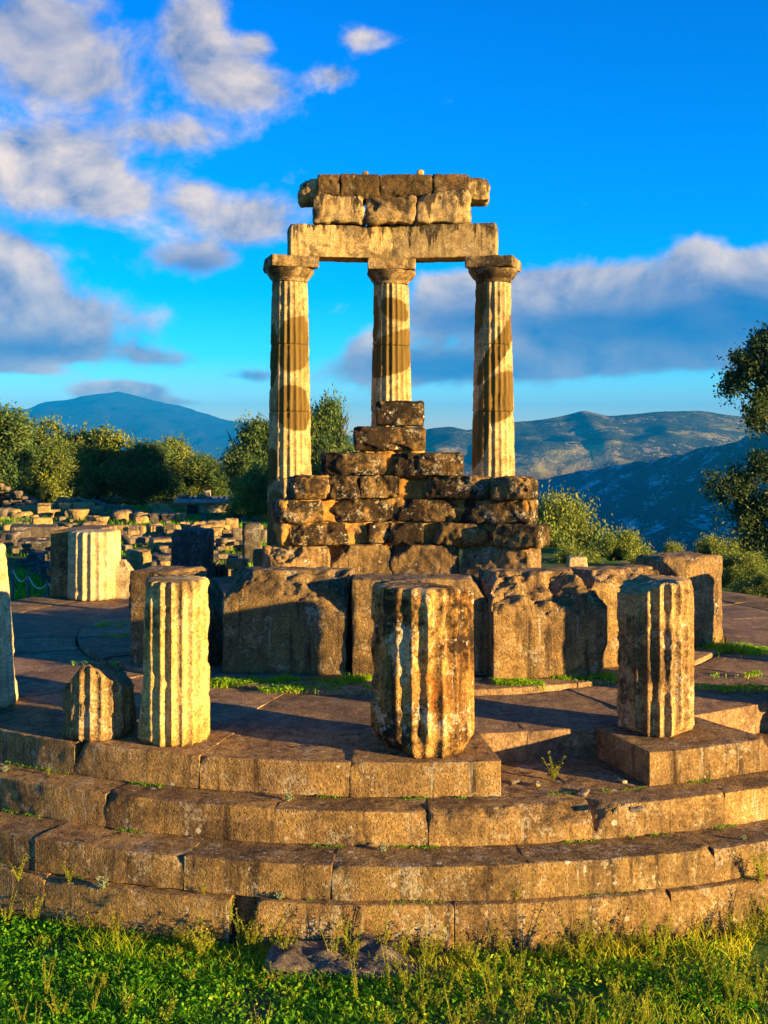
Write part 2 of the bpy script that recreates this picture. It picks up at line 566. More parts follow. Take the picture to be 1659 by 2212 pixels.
def gz(x, y):
    x = np.asarray(x, float)
    y = np.asarray(y, float)
    sm = lambda a, b, t: (lambda k: k * k * (3 - 2 * k))(np.clip((t - a) / (b - a), 0, 1))
    z = .74 * sm(10.5, 16.5, y)
    r = np.hypot(x - CX, y - CY)
    z = z * sm(7.3, 8.9, r)
    side = sm(-6, 8, x)
    start = 75 - 49 * side
    fall = np.clip(y - start, 0, None)
    z = z - 430 * (1 - np.exp(-fall / 900.0)) - .10 * np.clip(fall, 0, 60) * side
    z = z + 2.6 * sm(-17, -32, x) * sm(28, 55, y) * sm(300, 90, y)
    nz = fbm(np.stack([x.ravel() * .35, y.ravel() * .35, np.zeros(x.size)], 1), 3).reshape(x.shape)
    z = z + .05 * nz * sm(7.6, 9.5, r)
    return z


gx = np.concatenate([-np.geomspace(16000, 6.2, 46), np.arange(-6, 6.01, .2), np.geomspace(6.2, 16000, 46)])
gy = np.concatenate([-np.geomspace(400, 1, 14), np.arange(0, 6.5, .6), np.arange(6.6, 11.5, .18), np.arange(11.6, 75, .9), np.geomspace(76, 15800, 60)])
GX, GY = np.meshgrid(gx, gy, indexing='ij')
GZ = gz(GX, GY)
gv = np.stack([GX.ravel(), GY.ravel(), GZ.ravel()], 1)
gi = np.arange(gv.shape[0]).reshape(GX.shape)
gf = np.stack([gi[:-1, :-1], gi[1:, :-1], gi[1:, 1:], gi[:-1, 1:]], -1).reshape(-1, 4)


def ground_mat():
    mt = bpy.data.materials.new('grassy_ground')
    mt.use_nodes = True
    t = NT(mt.node_tree)
    co = t.n('ShaderNodeTexCoord').outputs['Object']
    a = t.noise(co, .8, 6, .65)
    b_ = t.noise(co, 14, 5, .7)
    col = t.mix(t.step(a, .38, .62), (.035, .11, .010), (.085, .14, .018))
    col = t.mix(t.m('MULTIPLY', t.step(t.noise(co, 1.6, 5, .65), .50, .62), .85), col, (.13, .09, .05))
    col = t.mix(t.m('MULTIPLY', t.step(b_, .55, .68), .6), col, (.19, .15, .10))
    # woodland and fields far away
    sp = t.n('ShaderNodeSeparateXYZ')
    t.put(sp.inputs[0], co)
    far = t.step(sp.outputs[1], 80, 220)
    col = t.mix(far, col, t.mix(t.step(t.noise(co, .012, 6, .6), .4, .6), (.03, .045, .02), (.12, .10, .05)))
    bs = t.n('ShaderNodeBsdfPrincipled')
    t.put(bs.inputs['Base Color'], col)
    bs.inputs['Roughness'].default_value = .95
    bs.inputs['Specular IOR Level'].default_value = .1
    bp = t.n('ShaderNodeBump')
    bp.inputs['Strength'].default_value = .9
    bp.inputs['Distance'].default_value = .05
    t.put(bp.inputs['Height'], b_)
    t.put(bs.inputs['Normal'], bp.outputs[0])
    o = t.n('ShaderNodeOutputMaterial')
    t.put(o.inputs[0], bs.outputs[0])
    return mt


tag(add('ground', make_mesh('ground', gv, gf, ground_mat())), kind='structure')


# ------------------------------------------------------------------ mountains
def mountain_mat(name, forest, forest2, tan, rock, tan_amt, rock_amt, sc):
    mt = bpy.data.materials.new(name)
    mt.use_nodes = True
    t = NT(mt.node_tree)
    co = t.n('ShaderNodeTexCoord').outputs['Object']
    col = t.mix(t.step(t.noise(co, sc * 5, 6, .7), .4, .6), forest, forest2)
    col = t.mix(t.m('MULTIPLY', t.step(t.noise(co, sc, 7, .6, .6), .50, .60), tan_amt), col, tan)
    sp = t.vm('MULTIPLY', co, (1, 1, 2.5))
    rk = t.m('ADD', t.m('MULTIPLY', t.noise(sp, sc * 2.2, 4, .6), .45), t.m('MULTIPLY', t.noise(sp, sc * 18, 6, .75), .55))
    col = t.mix(t.m('MULTIPLY', t.step(rk, .53, .60), rock_amt), col, rock)
    bs = t.n('ShaderNodeBsdfPrincipled')
    t.put(bs.inputs['Base Color'], col)
    bs.inputs['Roughness'].default_value = 1.0
    bs.inputs['Specular IOR Level'].default_value = 0.0
    bp = t.n('ShaderNodeBump')
    bp.inputs['Strength'].default_value = .8
    bp.inputs['Distance'].default_value = .06 / sc
    t.put(bp.inputs['Height'], t.noise(co, sc * 12, 6, .7))
    t.put(bs.inputs['Normal'], bp.outputs[0])
    o = t.n('ShaderNodeOutputMaterial')
    t.put(o.inputs[0], bs.outputs[0])
    return mt


def ridge(name, sil, Yr, Yb, zb, mat, seed, noise_amp, n=260, m=46, back=2500):
    us = np.linspace(sil[0][0], sil[-1][0], n)
    vs = np.interp(us, [s[0] for s in sil], [s[1] for s in sil])
    V, k = [], 0
    ts = np.concatenate([np.linspace(0, 1, m), [1.25, 1.6, 2.0]])
    for t in ts:
        if t <= 1:
            Y = Yb + (Yr - Yb) * t
            X = (us - U0) / F * (Yb * .55 + Yr * .45 + (Y - Yb) * .55)
            top = HC + (V0 - vs) / F * Yr
            z = zb + (top - zb) * (t ** .9)
            Xr = (us - U0) / F * Yr
            X = X * (1 - t) + Xr * t
            p = np.stack([X, np.full(n, Y), np.zeros(n)], 1)
            g = np.abs(fbm(p * np.array([1 / 700., 1 / 1400., 1]) + seed, 4))
            z = z - noise_amp * g * math.sin(math.pi * t) * 1.3 + noise_amp * .12 * fbm(p / 160. + seed, 3) * (1 if t < .97 else .35)
        else:
            Y = Yr + back * (t - 1)
            top = HC + (V0 - vs) / F * Yr
            z = top - (top - zb) * (t - 1) ** 1.2
            X = (us - U0) / F * Yr
        V.append(np.stack([X, np.full(n, float(Y)), z], 1))
    V = np.concatenate(V)
    i = np.arange(len(V)).reshape(len(ts), n)
    f = np.stack([i[:-1, :-1], i[:-1, 1:], i[1:, 1:], i[1:, :-1]], -1).reshape(-1, 4)
    return tag(add(name, make_mesh(name, V, f, mat)), kind='structure')


M_far = mountain_mat('far_mountain', (.018, .032, .02), (.03, .042, .028), (.06, .06, .04), (.12, .12, .10), .3, .15, 1 / 1500.)  # colours darkened to stand for the cloud shadow over the left mountain
M_mid = mountain_mat('scrub_mountain', (.035, .050, .02), (.06, .07, .03), (.40, .32, .06), (.62, .46, .20), .9, .6, 1 / 420.)
M_near = mountain_mat('rocky_mountain', (.03, .045, .022), (.045, .06, .03), (.10, .09, .05), (.60, .58, .54), .3, .85, 1 / 230.)
ridge('mountain', [(-2600, 905), (-1500, 880), (-800, 900), (-300, 860), (-60, 872), (0, 878), (60, 884), (150, 900), (420, 930), (900, 945)], 16500, 14300, -430, M_far, 3.1, 120)
ridge('mountain', [(-2200, 960), (-900, 930), (-350, 900), (0, 905), (60, 885), (90, 870), (150, 862), (200, 852), (255, 845), (300, 857), (340, 868), (390, 877), (440, 892), (480, 905), (520, 911), (570, 916), (700, 935), (900, 955), (1200, 990)], 14000, 7000, -430, M_far, 11.0, 260)
ridge('mountain', [(560, 985), (760, 960), (900, 938), (930, 926), (975, 921), (1010, 928), (1060, 920), (1110, 912), (1180, 903), (1225, 897), (1262, 889), (1310, 899), (1365, 894), (1400, 890), (1440, 889), (1510, 889), (1580, 897), (1660, 905), (1900, 915), (2400, 900), (3200, 880)], 4600, 2300, -330, M_mid, 23.0, 110)

# the spur whose shaded flank falls towards the gorge
ys = np.geomspace(650, 4300, 170)
bs_ = np.concatenate([np.linspace(-1.2, 0, 14)[:-1], np.linspace(0, 1, 70)])
crest_u = np.interp(ys, [650, 1050, 1550, 2100, 2800, 3500, 4300], [2700, 2250, 1900, 1660, 1430, 1230, 1050])
crest_v = np.interp(ys, [650, 1050, 1550, 2100, 2800, 3500, 4300], [1080, 990, 935, 928, 985, 1020, 1060])
V = []
for Y, cu, cv in zip(ys, crest_u, crest_v):
    Xc = (cu - U0) / F * Y
    zc = HC - (cv - V0) / F * Y
    X = Xc - bs_ * 700
    z = np.where(bs_ >= 0, zc + (-340 - zc) * np.clip(bs_, 0, 1) ** .85, zc + bs_ * 120)
    V.append(np.stack([X, np.full(len(bs_), Y), z], 1))
V = np.concatenate(V)
env = np.tile(np.sin(np.clip(bs_, 0.05, 1) * math.pi), len(ys))
V[:, 2] += env * (-75 * np.abs(fbm(V * np.array([1 / 600., 1 / 180., 0]) + 5, 4)) + 12 * fbm(V / 60. + 9, 3))
i = np.arange(len(V)).reshape(len(ys), len(bs_))
f = np.stack([i[:-1, :-1], i[1:, :-1], i[1:, 1:], i[:-1, 1:]], -1).reshape(-1, 4)
tag(add('mountain', make_mesh('mountain', V, f, M_near)), kind='structure')

# ------------------------------------------------------------------ the round stepped platform
platform = empty('stone_platform', 'round stepped limestone platform of curved blocks under the three columns', 'platform', (CX, CY, 0))


def arc_block(r0, r1, a0, a1, z0, z1, mat, parent, res=.05, rho=.008, wear=1.0, cuts=(), seed=None, name='stone_block', a2=.003, gap=.0010):
    """one curved block; angles in degrees from the side facing the steps (-Y), positive to +X"""
    seed = rng.uniform(0, 500) if seed is None else seed
    rm = (r0 + r1) / 2
    A0, A1 = math.radians(a0), math.radians(a1)
    am = (A0 + A1) / 2
    size = ((A1 - A0) * r1 - 2 * gap, (r1 - r0) - .006, z1 - z0)
    v, f = lattice(size, res, rho * 1.6)
    v = round_box(v, size, rho, seed, wear, 11.0, False)
    if abs(am) < .8 and random.random() < .7:      # a chipped corner or lip
        k_ = random.choice((-1, 1)) * random.uniform(.2, 1)
        n_ = np.array([k_, -.9, .8]); n_ /= np.linalg.norm(n_)
        lim = abs(n_[0]) * size[0] / 2 + abs(n_[1]) * size[1] / 2 + n_[2] * size[2] / 2
        cuts = list(cuts) + [(n_, lim - random.uniform(.02, .06), .02, 7.0)]
    for c in cuts:
        v = cut(v, c[0], c[1], c[2] if len(c) > 2 else .02, seed, c[3] if len(c) > 3 else 6.0)
    v = roughen(v, f, .006, 2.2, a2, 13, seed)
    ang = am + v[:, 0] / r1
    rad = rm - v[:, 1]
    x, y = rad * np.sin(ang), -rad * np.cos(ang)
    c0 = np.array([rm * math.sin(am), -rm * math.cos(am)])
    out_ = np.stack([x - c0[0], y - c0[1], v[:, 2]], 1)
    return add(name, make_mesh(name, out_, f, mat), parent, (c0[0], c0[1], (z0 + z1) / 2))


R_A, R_2, R_3, R_4, R_B, R_C = 6.70, 7.04, 7.45, 7.53, 5.77, 4.28
Z2, Z3, Z4 = .88, .61, .355


def front(a0, a1):
    m_ = (a0 + a1) / 2
    return -48 < m_ < 48


def ring(start, stepdeg, r0, r1, z0, z1, mat, fres, skip=None, special=None, rho=.016, jit=1.2):
    n = int(round(360 / stepdeg))
    d = 360.0 / n
    ed = [start + k * d + (random.uniform(-jit, jit) if 0 < k < n else 0) for k in range(n)] + [start + 360]
    for k in range(n):
        a0, a1 = ed[k], ed[k + 1]
        m_ = ((a0 + a1) / 2 + 180) % 360 - 180
        if skip and skip(m_):
            continue
        cuts = special(m_) if special else ()
        off = round(((a0 + a1) / 2 - m_) / 360) * 360
        arc_block(r0, r1, a0 - off, a1 - off, z0 + random.uniform(-.002, .002), z1 + random.uniform(-.006, .006), mat, platform, fres if abs(m_) < 30 else (fres * 1.6 if abs(m_) < 65 else .22), rho, cuts=cuts)


# step pieces; the top course has two blocks missing on the right
A_edges = [-79, -68, -57, -46.5, -35.8, -25.2, -14.9, -4.2, 6.1]
for a0, a1 in zip(A_edges[:-1], A_edges[1:]):
    m_ = (a0 + a1) / 2
    cuts = []
    if a0 == -25.2:
        cuts = [((-.75, -.45, .6), .60, .02)]
    arc_block(R_B, R_A, a0, a1, Z2 + .002, S + random.uniform(-.004, .004), M_step, platform, .034 if m_ > -32 else .07, .008, cuts=cuts)
arc_block(R_B, R_A, 17.0, 27.5, Z2 + .003, S, M_step, platform, .034, .007)
for a0 in np.arange(40, 280, 10.5):
    arc_block(R_B, R_A, a0, a0 + 10.5, Z2, S + random.uniform(-.006, .006), M_step, platform, .12 if a0 < 70 else .25, .02)
ring(1.0, 10.6, 5.5, R_2, Z3 + .002, Z2, M_step, .036, special=lambda m_: [((.05, -.72, .69), .575, .035, 7.0)] if abs(m_ - 6.5) < 4 else ([((-.55, -.6, .6), .72, .03, 7.0)] if abs(m_ - 17) < 4 else ()), rho=.008)
ring(6.5, 10.3, 6.35, R_3, Z4 + .002, Z3, M_step, .036, rho=.008)
ring(2.2, 12.4, 6.6, R_4, -.25, Z4, M_step, .04, rho=.014, special=lambda m_: [((-.9, -.1, .2), .70, .06, 5.0)] if abs(m_ + 4) < 3 else ())
arc_block(6.7, R_4 - .13, -14, -5.5, -.2, Z4 - .02, M_step, platform, .06, .02)
ring(-3.0, 12.9, R_C + .02, R_B - .004, .70, S - .004, M_pave, .05, rho=.008)
ring(5.0, 20.0, 3.1, R_C, .75, S + .045, M_pave, .06, rho=.012)
v, f = drum(3.14, 3.14, .4, nf=24, depth=0, seg=4, rows=4, wear=0.0)
add('cella_floor', make_mesh('cella_floor', v, f, M_pave), platform, (0, 0, S + .03 - .4))
v, f = drum(6.4, 6.4, .6, nf=24, depth=0, seg=4, rows=4, wear=0.0)
add('foundation_core', make_mesh('foundation_core', v, f, M_pave), platform, (0, 0, 0))

# exposed foundation rock in the grass and small chips lying about
flat = pt(800, 2085, 8.35)
v, f = rock_box((1.25, .5, .22), .035, .07, 1.2, .03, 2.5, .02, 11, cuts=[((.1, -.2, 1), .08, .05)])
tag(add('flat_rock', make_mesh('flat_rock', v, f, M_rubble), None, (flat[0] - .1, 8.22, .02)), 'flat rough grey rock in the grass before the lowest step', 'rock')


# ------------------------------------------------------------------ standing columns
def column(X, Y, patches, label, seed, rot, chips):
    root = empty('standing_column', label, 'column', (X, Y, S), 0, 'standing fluted columns')
    H = 5.52
    cuts_z = [0, .62, 1.85, 3.10, 4.35, H]
    for k in range(5):
        z0, z1 = cuts_z[k], cuts_z[k + 1]
        rr = lambda z: .44 - .105 * (z / H) + .008 * math.sin(z / H * math.pi)
        h = z1 - z0 - .004
        v, f = drum(rr(z0), rr(z1), h, depth=.038, rows=max(24, int(h / .03)), seg=6, seed=seed + k * 9.3, wear=.005, top_round=.006, phase=rot)
        zz = v[:, 2] + z0 + S
        # patches of old dark stone let into the new marble: ellipses in (bearing, height)
        ang = np.arctan2(v[:, 0], -v[:, 1])          # 0 faces the steps, + to the right
        m_ = np.zeros(len(v))
        wob = .02 * fbm(v * 5 + seed, 3)
        for (pa, pz, ra, rz, tilt) in patches:
            da = (ang - pa)
            q = np.abs(da / ra) ** 3.2 + ((zz - pz - tilt * da) / rz) ** 2
            m_ = np.maximum(m_, np.clip((1.04 - q + wob) * 12, 0, 1))
        m_[zz < 2.55 + .25 * np.sin(ang * 2 + seed)] = np.maximum(m_, .85)[zz < 2.55 + .25 * np.sin(ang * 2 + seed)] if chips else m_[zz < 2.55 + .25 * np.sin(ang * 2 + seed)]
        add('drum', make_mesh('drum', v, f, M_col, attrs={'patch': m_}), root, (0, 0, z0))
    # capital: necking, echinus, abacus
    cap = None
    prof = [(.325, 0), (.332, .03), (.318, .035), (.345, .05), (.34, .055), (.365, .07), (.41, .13), (.45, .19), (.462, .225), (.45, .255)]
    n = 64
    a = np.arange(n) / n * 2 * math.pi
    v = np.concatenate([np.stack([r * np.cos(a), r * np.sin(a), np.full(n, z)], 1) for r, z in prof])
    v += np.stack([.012 * fbm(v * 6 + seed + q * 9, 3) for q in range(3)], 1)
    i = np.arange(n); j = (i + 1) % n
    f = np.concatenate([np.stack([b * n + i, b * n + j, (b + 1) * n + j, (b + 1) * n + i], 1) for b in range(len(prof) - 1)])
    cap = add('capital', make_mesh('echinus', v, f, M_cap, attrs={'patch': np.zeros(len(v))}), root, (0, 0, H))
    th = math.atan2(X - CX, Y - CY)
    v, f = rock_box((.90, .90, .205), .035, .02, 1.2, .006, 3, .006, 14, cuts=chips or ())
    add('abacus', make_mesh('abacus', v, f, M_cap), cap, (0, 0, .253 + .1), -th)
    return root


zc = lambda v, Y: HC - (v - V0) / F * Y
cols = []
for k in (-1, 0, 1):
    a = math.radians(18 * k) - .013
    cols.append((CX + 6.2 * math.sin(a), CY + 6.2 * math.cos(a)))
(XL, YL), (XM, YM), (XR, YR) = cols
column(XL, YL, [(.45, zc(745, YL), 1.15, .50, .06), (.35, zc(882, YL), 1.05, .42, -.05), (-1.2, zc(770, YL), .55, .6, 0), (-1.3, zc(1010, YL), .8, .35, .1)],
       'patched fluted column of the three, its damaged capital under the left-leaning broken beam end', 3.0, .1, [((-.7, .5, .5), .42, .05)])
column(XM, YM, [(.3, zc(672, YM), 1.0, .20, -.08), (.2, zc(765, YM), 1.9, .40, .10), (-1.3, zc(690, YM), .5, .45, 0)],
       'middle fluted column of the three, standing behind the tallest part of the block wall', 31.0, .05, None)
column(XR, YR, [(.5, zc(745, YR), 1.7, .27, .42), (.35, zc(858, YR), 1.25, .45, .12), (-1.1, zc(950, YR), .8, .5, .3), (-1.2, zc(650, YR), .7, .6, .2)],
       'rust-stained fluted column of the three, beside the wall end facing the gorge', 57.0, .0, None)

# ------------------------------------------------------------------ entablature
Z_ar0 = S + 5.52 + .253 + .205
archi = empty('architrave', 'two-block stained marble architrave lying on the three columns', 'architrave', (XM, YM, Z_ar0))


def beam(x0, y0, x1, y1, dep, h, z, mat, parent, origin, name='stone_block', ext=(0, 0), **kw):
    L = math.hypot(x1 - x0, y1 - y0)
    dxn, dyn = (x1 - x0) / L, (y1 - y0) / L
    x0, y0 = x0 - dxn * ext[0], y0 - dyn * ext[0]
    x1, y1 = x1 + dxn * ext[1], y1 + dyn * ext[1]
    L = math.hypot(x1 - x0, y1 - y0)
    v, f = rock_box((L - .008, dep, h), kw.pop('res', .04), **kw)
    o = add(name, make_mesh(name, v, f, mat), parent, ((x0 + x1) / 2 - origin[0], (y0 + y1) / 2 - origin[1], z + h / 2 - origin[2]), math.atan2(dyn, dxn))
    return o


org = (XM, YM, Z_ar0)
beam(XL, YL, XM, YM, .62, .60, Z_ar0 + .003, M_arch, archi, org, ext=(.02, 0), rho=.02, wear=.9, a1=.008, a2=.005,
     cuts=[((-.8, -.3, .55), .98, .05), ((-.75, -.2, -.5), 1.03, .05)])
beam(XM, YM, XR, YR, .62, .63, Z_ar0 + .003, M_arch, archi, org, ext=(0, .08), rho=.02, wear=.9, a1=.008, a2=.005,
     cuts=[((.8, .1, .6), 1.06, .03)])
Z_fr = Z_ar0 + .63
frieze = empty('frieze', 'course of three eroded rounded frieze blocks on the architrave', 'frieze', (XM, YM, Z_fr))
Yf = YM - .22
fu = [(676, 789), (791, 897), (899, 1016)]
tops = [.54, .50, .62]
for (a, b), h, ct in zip(fu, tops, [[((.75, -.5, .1), .50, .08), ((.1, -.75, .6), .40, .07)], [((-.35, -.8, .45), .37, .06)], [((-.6, -.4, .7), .47, .06), ((.2, -.75, .6), .43, .07)]]):
    xa, xb = (a - U0) / F * Yf, (b - U0) / F * Yf
    beam(xa, Yf, xb, Yf, .66, h - .012, Z_fr + .006, M_arch if h != .5 else M_cap, frieze, (XM, YM, Z_fr), rho=.05, wear=1.4, a1=.035, f1=2.8, a2=.014, cuts=ct)
Z_co = zc(438, YM)
corn = empty('cornice', 'dark pitted cornice with broken white ends crowning the entablature', 'cornice', (XM, YM, Z_co))
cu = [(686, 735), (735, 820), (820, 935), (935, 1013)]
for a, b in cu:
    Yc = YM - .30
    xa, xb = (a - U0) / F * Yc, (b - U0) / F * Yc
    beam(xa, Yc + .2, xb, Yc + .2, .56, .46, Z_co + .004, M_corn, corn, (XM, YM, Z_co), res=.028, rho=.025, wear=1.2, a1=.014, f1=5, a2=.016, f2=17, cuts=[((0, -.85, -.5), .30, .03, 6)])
for a, b, ct in ((646, 712, [((-.7, -.4, .55), .26, .06), ((-.3, -.6, -.6), .30, .05)]), (1003, 1056, [((.75, -.4, .4), .26, .06), ((.5, -.3, .75), .3, .05)])):
    Yc = YM + .10
    xa, xb = (a - U0) / F * Yc, (b - U0) / F * Yc
    beam(xa, Yc, xb, Yc, .75, .42, Z_co - .01, M_arch, corn, (XM, YM, Z_co), name='broken_end', rho=.04, wear=1.5, a1=.03, f1=3.5, a2=.012, cuts=ct)
for u_, s_, lab in ((789, .11, 'small rounded loose stone lying on top of the cornice'), (908, .13, 'small square loose stone lying on top of the cornice')):
    v, f = rock_box((s_ * 1.1, s_, s_), .02, .03, 1.4, .012, 6, .004, 20)
    q = pt(u_, 370, YM - .15)
    tag(add('loose_stone', make_mesh('loose_stone', v, f, M_arch), None, (q[0], YM - .15, Z_co + .464 + s_ / 2 - .008)), lab, 'stone')

# ------------------------------------------------------------------ rebuilt back wall
wall = empty('block_wall', 'stepped ruin of the curved inner wall, rough weathered block courses rising to one block', 'wall', (CX, CY + 3.3, S))


def wall_y(x):
    return CY + math.sqrt(max(3.4 ** 2 - (x - CX) ** 2, 4.0))


courses = [(1179, 1290, M_ortho, [(572, 707), (708, 845), (847, 995), (997, 1164)], .55),
           (1131, 1179, M_wall, [(618, 747), (790, 845), (846, 917), (946, 1065), (1066, 1177)], .55),
           (1079, 1131, M_wall, [(592, 690), (697, 845), (847, 995), (997, 1158)], .55),
           (1029, 1079, M_wall, [(625, 707), (708, 773), (776, 862), (925, 1067), (1068, 1152)], .52),
           (978, 1029, M_wall, [(693, 832), (853, 1003)], .55),
           (921, 975, M_wall, [(763, 919)], .55),
           (864, 920, M_wall, [(812, 917)], .5)]
YW = 18.95
for ci, (vt, vb, mat, blks, dep) in enumerate(courses):
    z0, z1 = zc(vb, YW), zc(vt, YW)
    if ci == 0:
        z0 = S + .02
    for bi, (a, b) in enumerate(blks):
        um = (a + b) / 2
        x = (um - U0) / F * YW
        Yb_ = wall_y(x)
        Yf_ = Yb_ - .05
        xa, xb = (a - U0) / F * Yf_, (b - U0) / F * Yf_
        ang = -math.asin(max(-.9, min(.9, (x - CX) / 3.4))) * .8
        sz = ((xb - xa) * .995, dep, (z1 - z0) - .012)
        cuts = []
        if ci == 0:
            hz = sz[2] / 2
            cuts = [((-.6, -.5, .62), sz[0] * .30 + .17, .05), ((.55, -.5, .66), sz[0] * .30 + .22, .05)]
            if bi == 0:
                cuts = [((-.5, -.55, .67), .38, .09)]
            if bi == 3:
                cuts = [((.8, -.2, .55), .66, .05), ((-.2, -.8, .5), .34, .04)]
        else:
            hx, hz = sz[0] / 2, sz[2] / 2
            for _ in range(4):
                n_ = np.array([random.uniform(-.75, .75), -1, random.uniform(-.9, .5) if random.random() < .6 else random.uniform(.3, .9)])
                n_ /= np.linalg.norm(n_)
                lim = abs(n_[0]) * hx + abs(n_[1]) * dep / 2 + abs(n_[2]) * hz
                cuts.append((n_, lim * random.uniform(.62, .88), .06, 4.5))
            if ci == 1 and bi == 4:
                cuts = [((.75, -.2, .62), .42, .04), ((0, -.6, -.8), .30, .05)]
            if ci in (5, 6):
                cuts = cuts[:1 if ci == 6 else 2]
        v, f = rock_box(sz, .026, .035, 1.3, .016, 3.0, .010, 11, cuts=cuts)
        add('stone_block', make_mesh('stone_block', v, f, mat), wall, (x - CX + (xb - xa) * 0, Yb_ + dep / 2 - .1 - (CY + 3.3) + random.uniform(-.07, .06), (z0 + z1) / 2 - S), ang + random.uniform(-.05, .05))
# rubble and mortar core behind the blocks, showing between them
for ci, (u0_, u1_, vt, vb) in enumerate([(600, 1150, 1128, 1182), (604, 1146, 1077, 1131), (640, 1140, 1031, 1080), (715, 985, 985, 1032), (785, 910, 935, 985)]):
    n = 5
    for k in range(n):
        a, b = u0_ + (u1_ - u0_) * k / n, u0_ + (u1_ - u0_) * (k + 1) / n
        x = ((a + b) / 2 - U0) / F * YW
        z0, z1 = zc(vb, YW), zc(vt, YW)
        v, f = rock_box(((b - a) / F * YW * 1.12, .42, z1 - z0), .035, .05, 1.4, .05, 4.5, .03, 11)
        add('rubble_core', make_mesh('rubble_core', v, f, M_mortar), wall, (x - CX, wall_y(x) + .27 - (CY + 3.3) + .013 * (k % 2), (z0 + z1) / 2 - S), -math.asin((x - CX) / 3.4) * .8)

# ------------------------------------------------------------------ orthostates at the front of the cella
ZO = S + .047


def ortho(u0, u1, vt, vb, dep, cuts, label, mat=M_ortho, yaw=0.0, res=.032, rho=.016, Y=None, name='wall_block', a1=.008, cut_freq=4.0):
    Y = Y or ydist(vb, ZO)
    xa, xb = (u0 - U0) / F * Y, (u1 - U0) / F * Y
    h = (vb - vt) / F * Y
    v, f = rock_box((xb - xa, dep, h), res, rho, 1.1, a1, 2.0, .008, 9, cuts=cuts)
    # stand on the pavement
    v[:, 2] += h / 2
    o = add(name, make_mesh(name, v, f, mat), None, ((xa + xb) / 2, Y + dep / 2 + .01, ZO - .004), yaw)
    return tag(o, label, 'stone block', 'upright blocks of the inner wall')


ortho(286, 478, 1236, 1438, .6, [((.72, -.1, .62), .38, .05), ((.25, -.2, .94), .50, .04)], 'upright wall block behind the pale drum, its top sloping down to one side', yaw=-.30)
ortho(484, 757, 1238, 1457, .62, [((-.62, -.35, .72), .66, .05, 6.), ((.18, -.62, .74), .44, .085, 5.), ((.6, -.5, .62), .70, .03)], 'broad upright wall block with rough slanting top beside the rust-stained drum', yaw=-.12)
ortho(758, 1056, 1251, 1462, .55, [((.82, -.1, .55), .76, .03)], 'tall smooth upright wall block directly behind the rust-stained drum', yaw=.03, res=.04)
ortho(1052, 1307, 1242, 1466, .75, [((0, -.68, .73), .36, .11, 5.), ((-.72, -.25, .62), .68, .04), ((.72, -.1, .66), .62, .03), ((.92, 0, -.35), .66, .03)], 'pentagonal upright wall block with deeply chipped sloping top', yaw=.14)
ortho(1240, 1440, 1233, 1440, .55, [((-.7, -.3, .66), .62, .05), ((.1, -.6, .8), .46, .08, 5.), ((-.95, 0, -.3), .56, .03)], 'upright wall block with ragged top edge between chipped block and slab pier', yaw=.40)
ortho(1405, 1560, 1204, 1402, .70, [((-.3, -.6, .74), .60, .04)], 'tall upright slab of the inner wall with rounded sunlit end', yaw=.62, rho=.06)
ortho(1228, 1268, 1214, 1262, .3, [], 'small stub of stone showing above the ragged wall block', Y=16.6, mat=M_col if False else M_white)
sb = bpy.data.objects['wall_block.006']
sb.location.z = zc(1262, 16.6) - .35
sb.scale = (1, 1, .75)
v, f = rock_box((1.1, .6, .62), .06, .03, 1.2, .02, 3, .008, 10)
tag(add('wall_block', make_mesh('wall_block', v, f, M_ortho), None, (sb.location.x + .05, 16.75, ZO + .31), -.5), 'low dressed wall block hidden behind the ragged one, carrying the small stub', 'stone block', 'upright blocks of the inner wall')
sb.location = (sb.location.x, 16.7, ZO + .60)


# ------------------------------------------------------------------ fluted drums on the stylobate
def place_drum(name, u0, u1, vt, vb, label, mat, cuts_fn, seed, r=None, top=None, **kw):
    Yf_ = ydist(vb, S)
    r = (u1 - u0) / 2 / F * Yf_ * (1 + .5 * (u1 - u0) / F)
    Yc = Yf_ + r
    X = ((u0 + u1) / 2 - U0) / F * Yc
    h = 2.57 - (vt - V0) / F * Yc
    v, f = drum(r, r * kw.pop('taper', .985), h, rows=64, seg=9, seed=seed, cuts=cuts_fn(r, h), **kw)
    o = add(name, make_mesh(name, v, f, mat), None, (X, Yc, S - .003))
    return tag(o, label, 'column drum', 'broken fluted column drums')


place_drum('column_drum', 800, 1026, 1260, 1644, 'thick rust-stained fluted drum with chipped tapering foot at the platform edge', M_drum_c,
           lambda r, h: [((-.62, -.35, -.70), .30 * r + .03, .03, 5.), ((.72, -.25, -.62), .57 * r, .03, 5.), ((-.1, -.8, -.6), .78 * r, .03, 5.), ((.3, .2, .95), .96 * h, .03)], 12.0, depth=.046, wear=.010, phase=.07)
place_drum('column_drum', 1333, 1498, 1249, 1596, 'dark pitted fluted drum standing alone on the detached square slab', M_drum_r,
           lambda r, h: [((-.6, -.3, -.72), .46 * r, .03, 5.), ((.65, -.55, -.52), .62 * r, .03, 5.), ((-.35, -.1, .92), .93 * h, .03)], 41.0, depth=.042, wear=.010, phase=.2)
place_drum('column_drum', 297, 453, 1249, 1616, 'slim pale yellow fluted drum with lichen, one edge broken away', M_drum_l,
           lambda r, h: [((-.97, -.22, .05), .94 * r, .02, 3.), ((-.6, -.4, -.68), .55 * r, .03, 5.)], 77.0, depth=.040, wear=.008, phase=.12)
place_drum('column_stub', 136, 294, 1424, 1604, 'short broken fluted stub with a steep slanting top', M_drum_r,
           lambda r, h: [((.52, .10, .85), .50, .025, 6.), ((-.76, .05, .65), .47, .025, 6.)], 93.0, depth=.034, wear=.012, phase=.3, taper=.95)
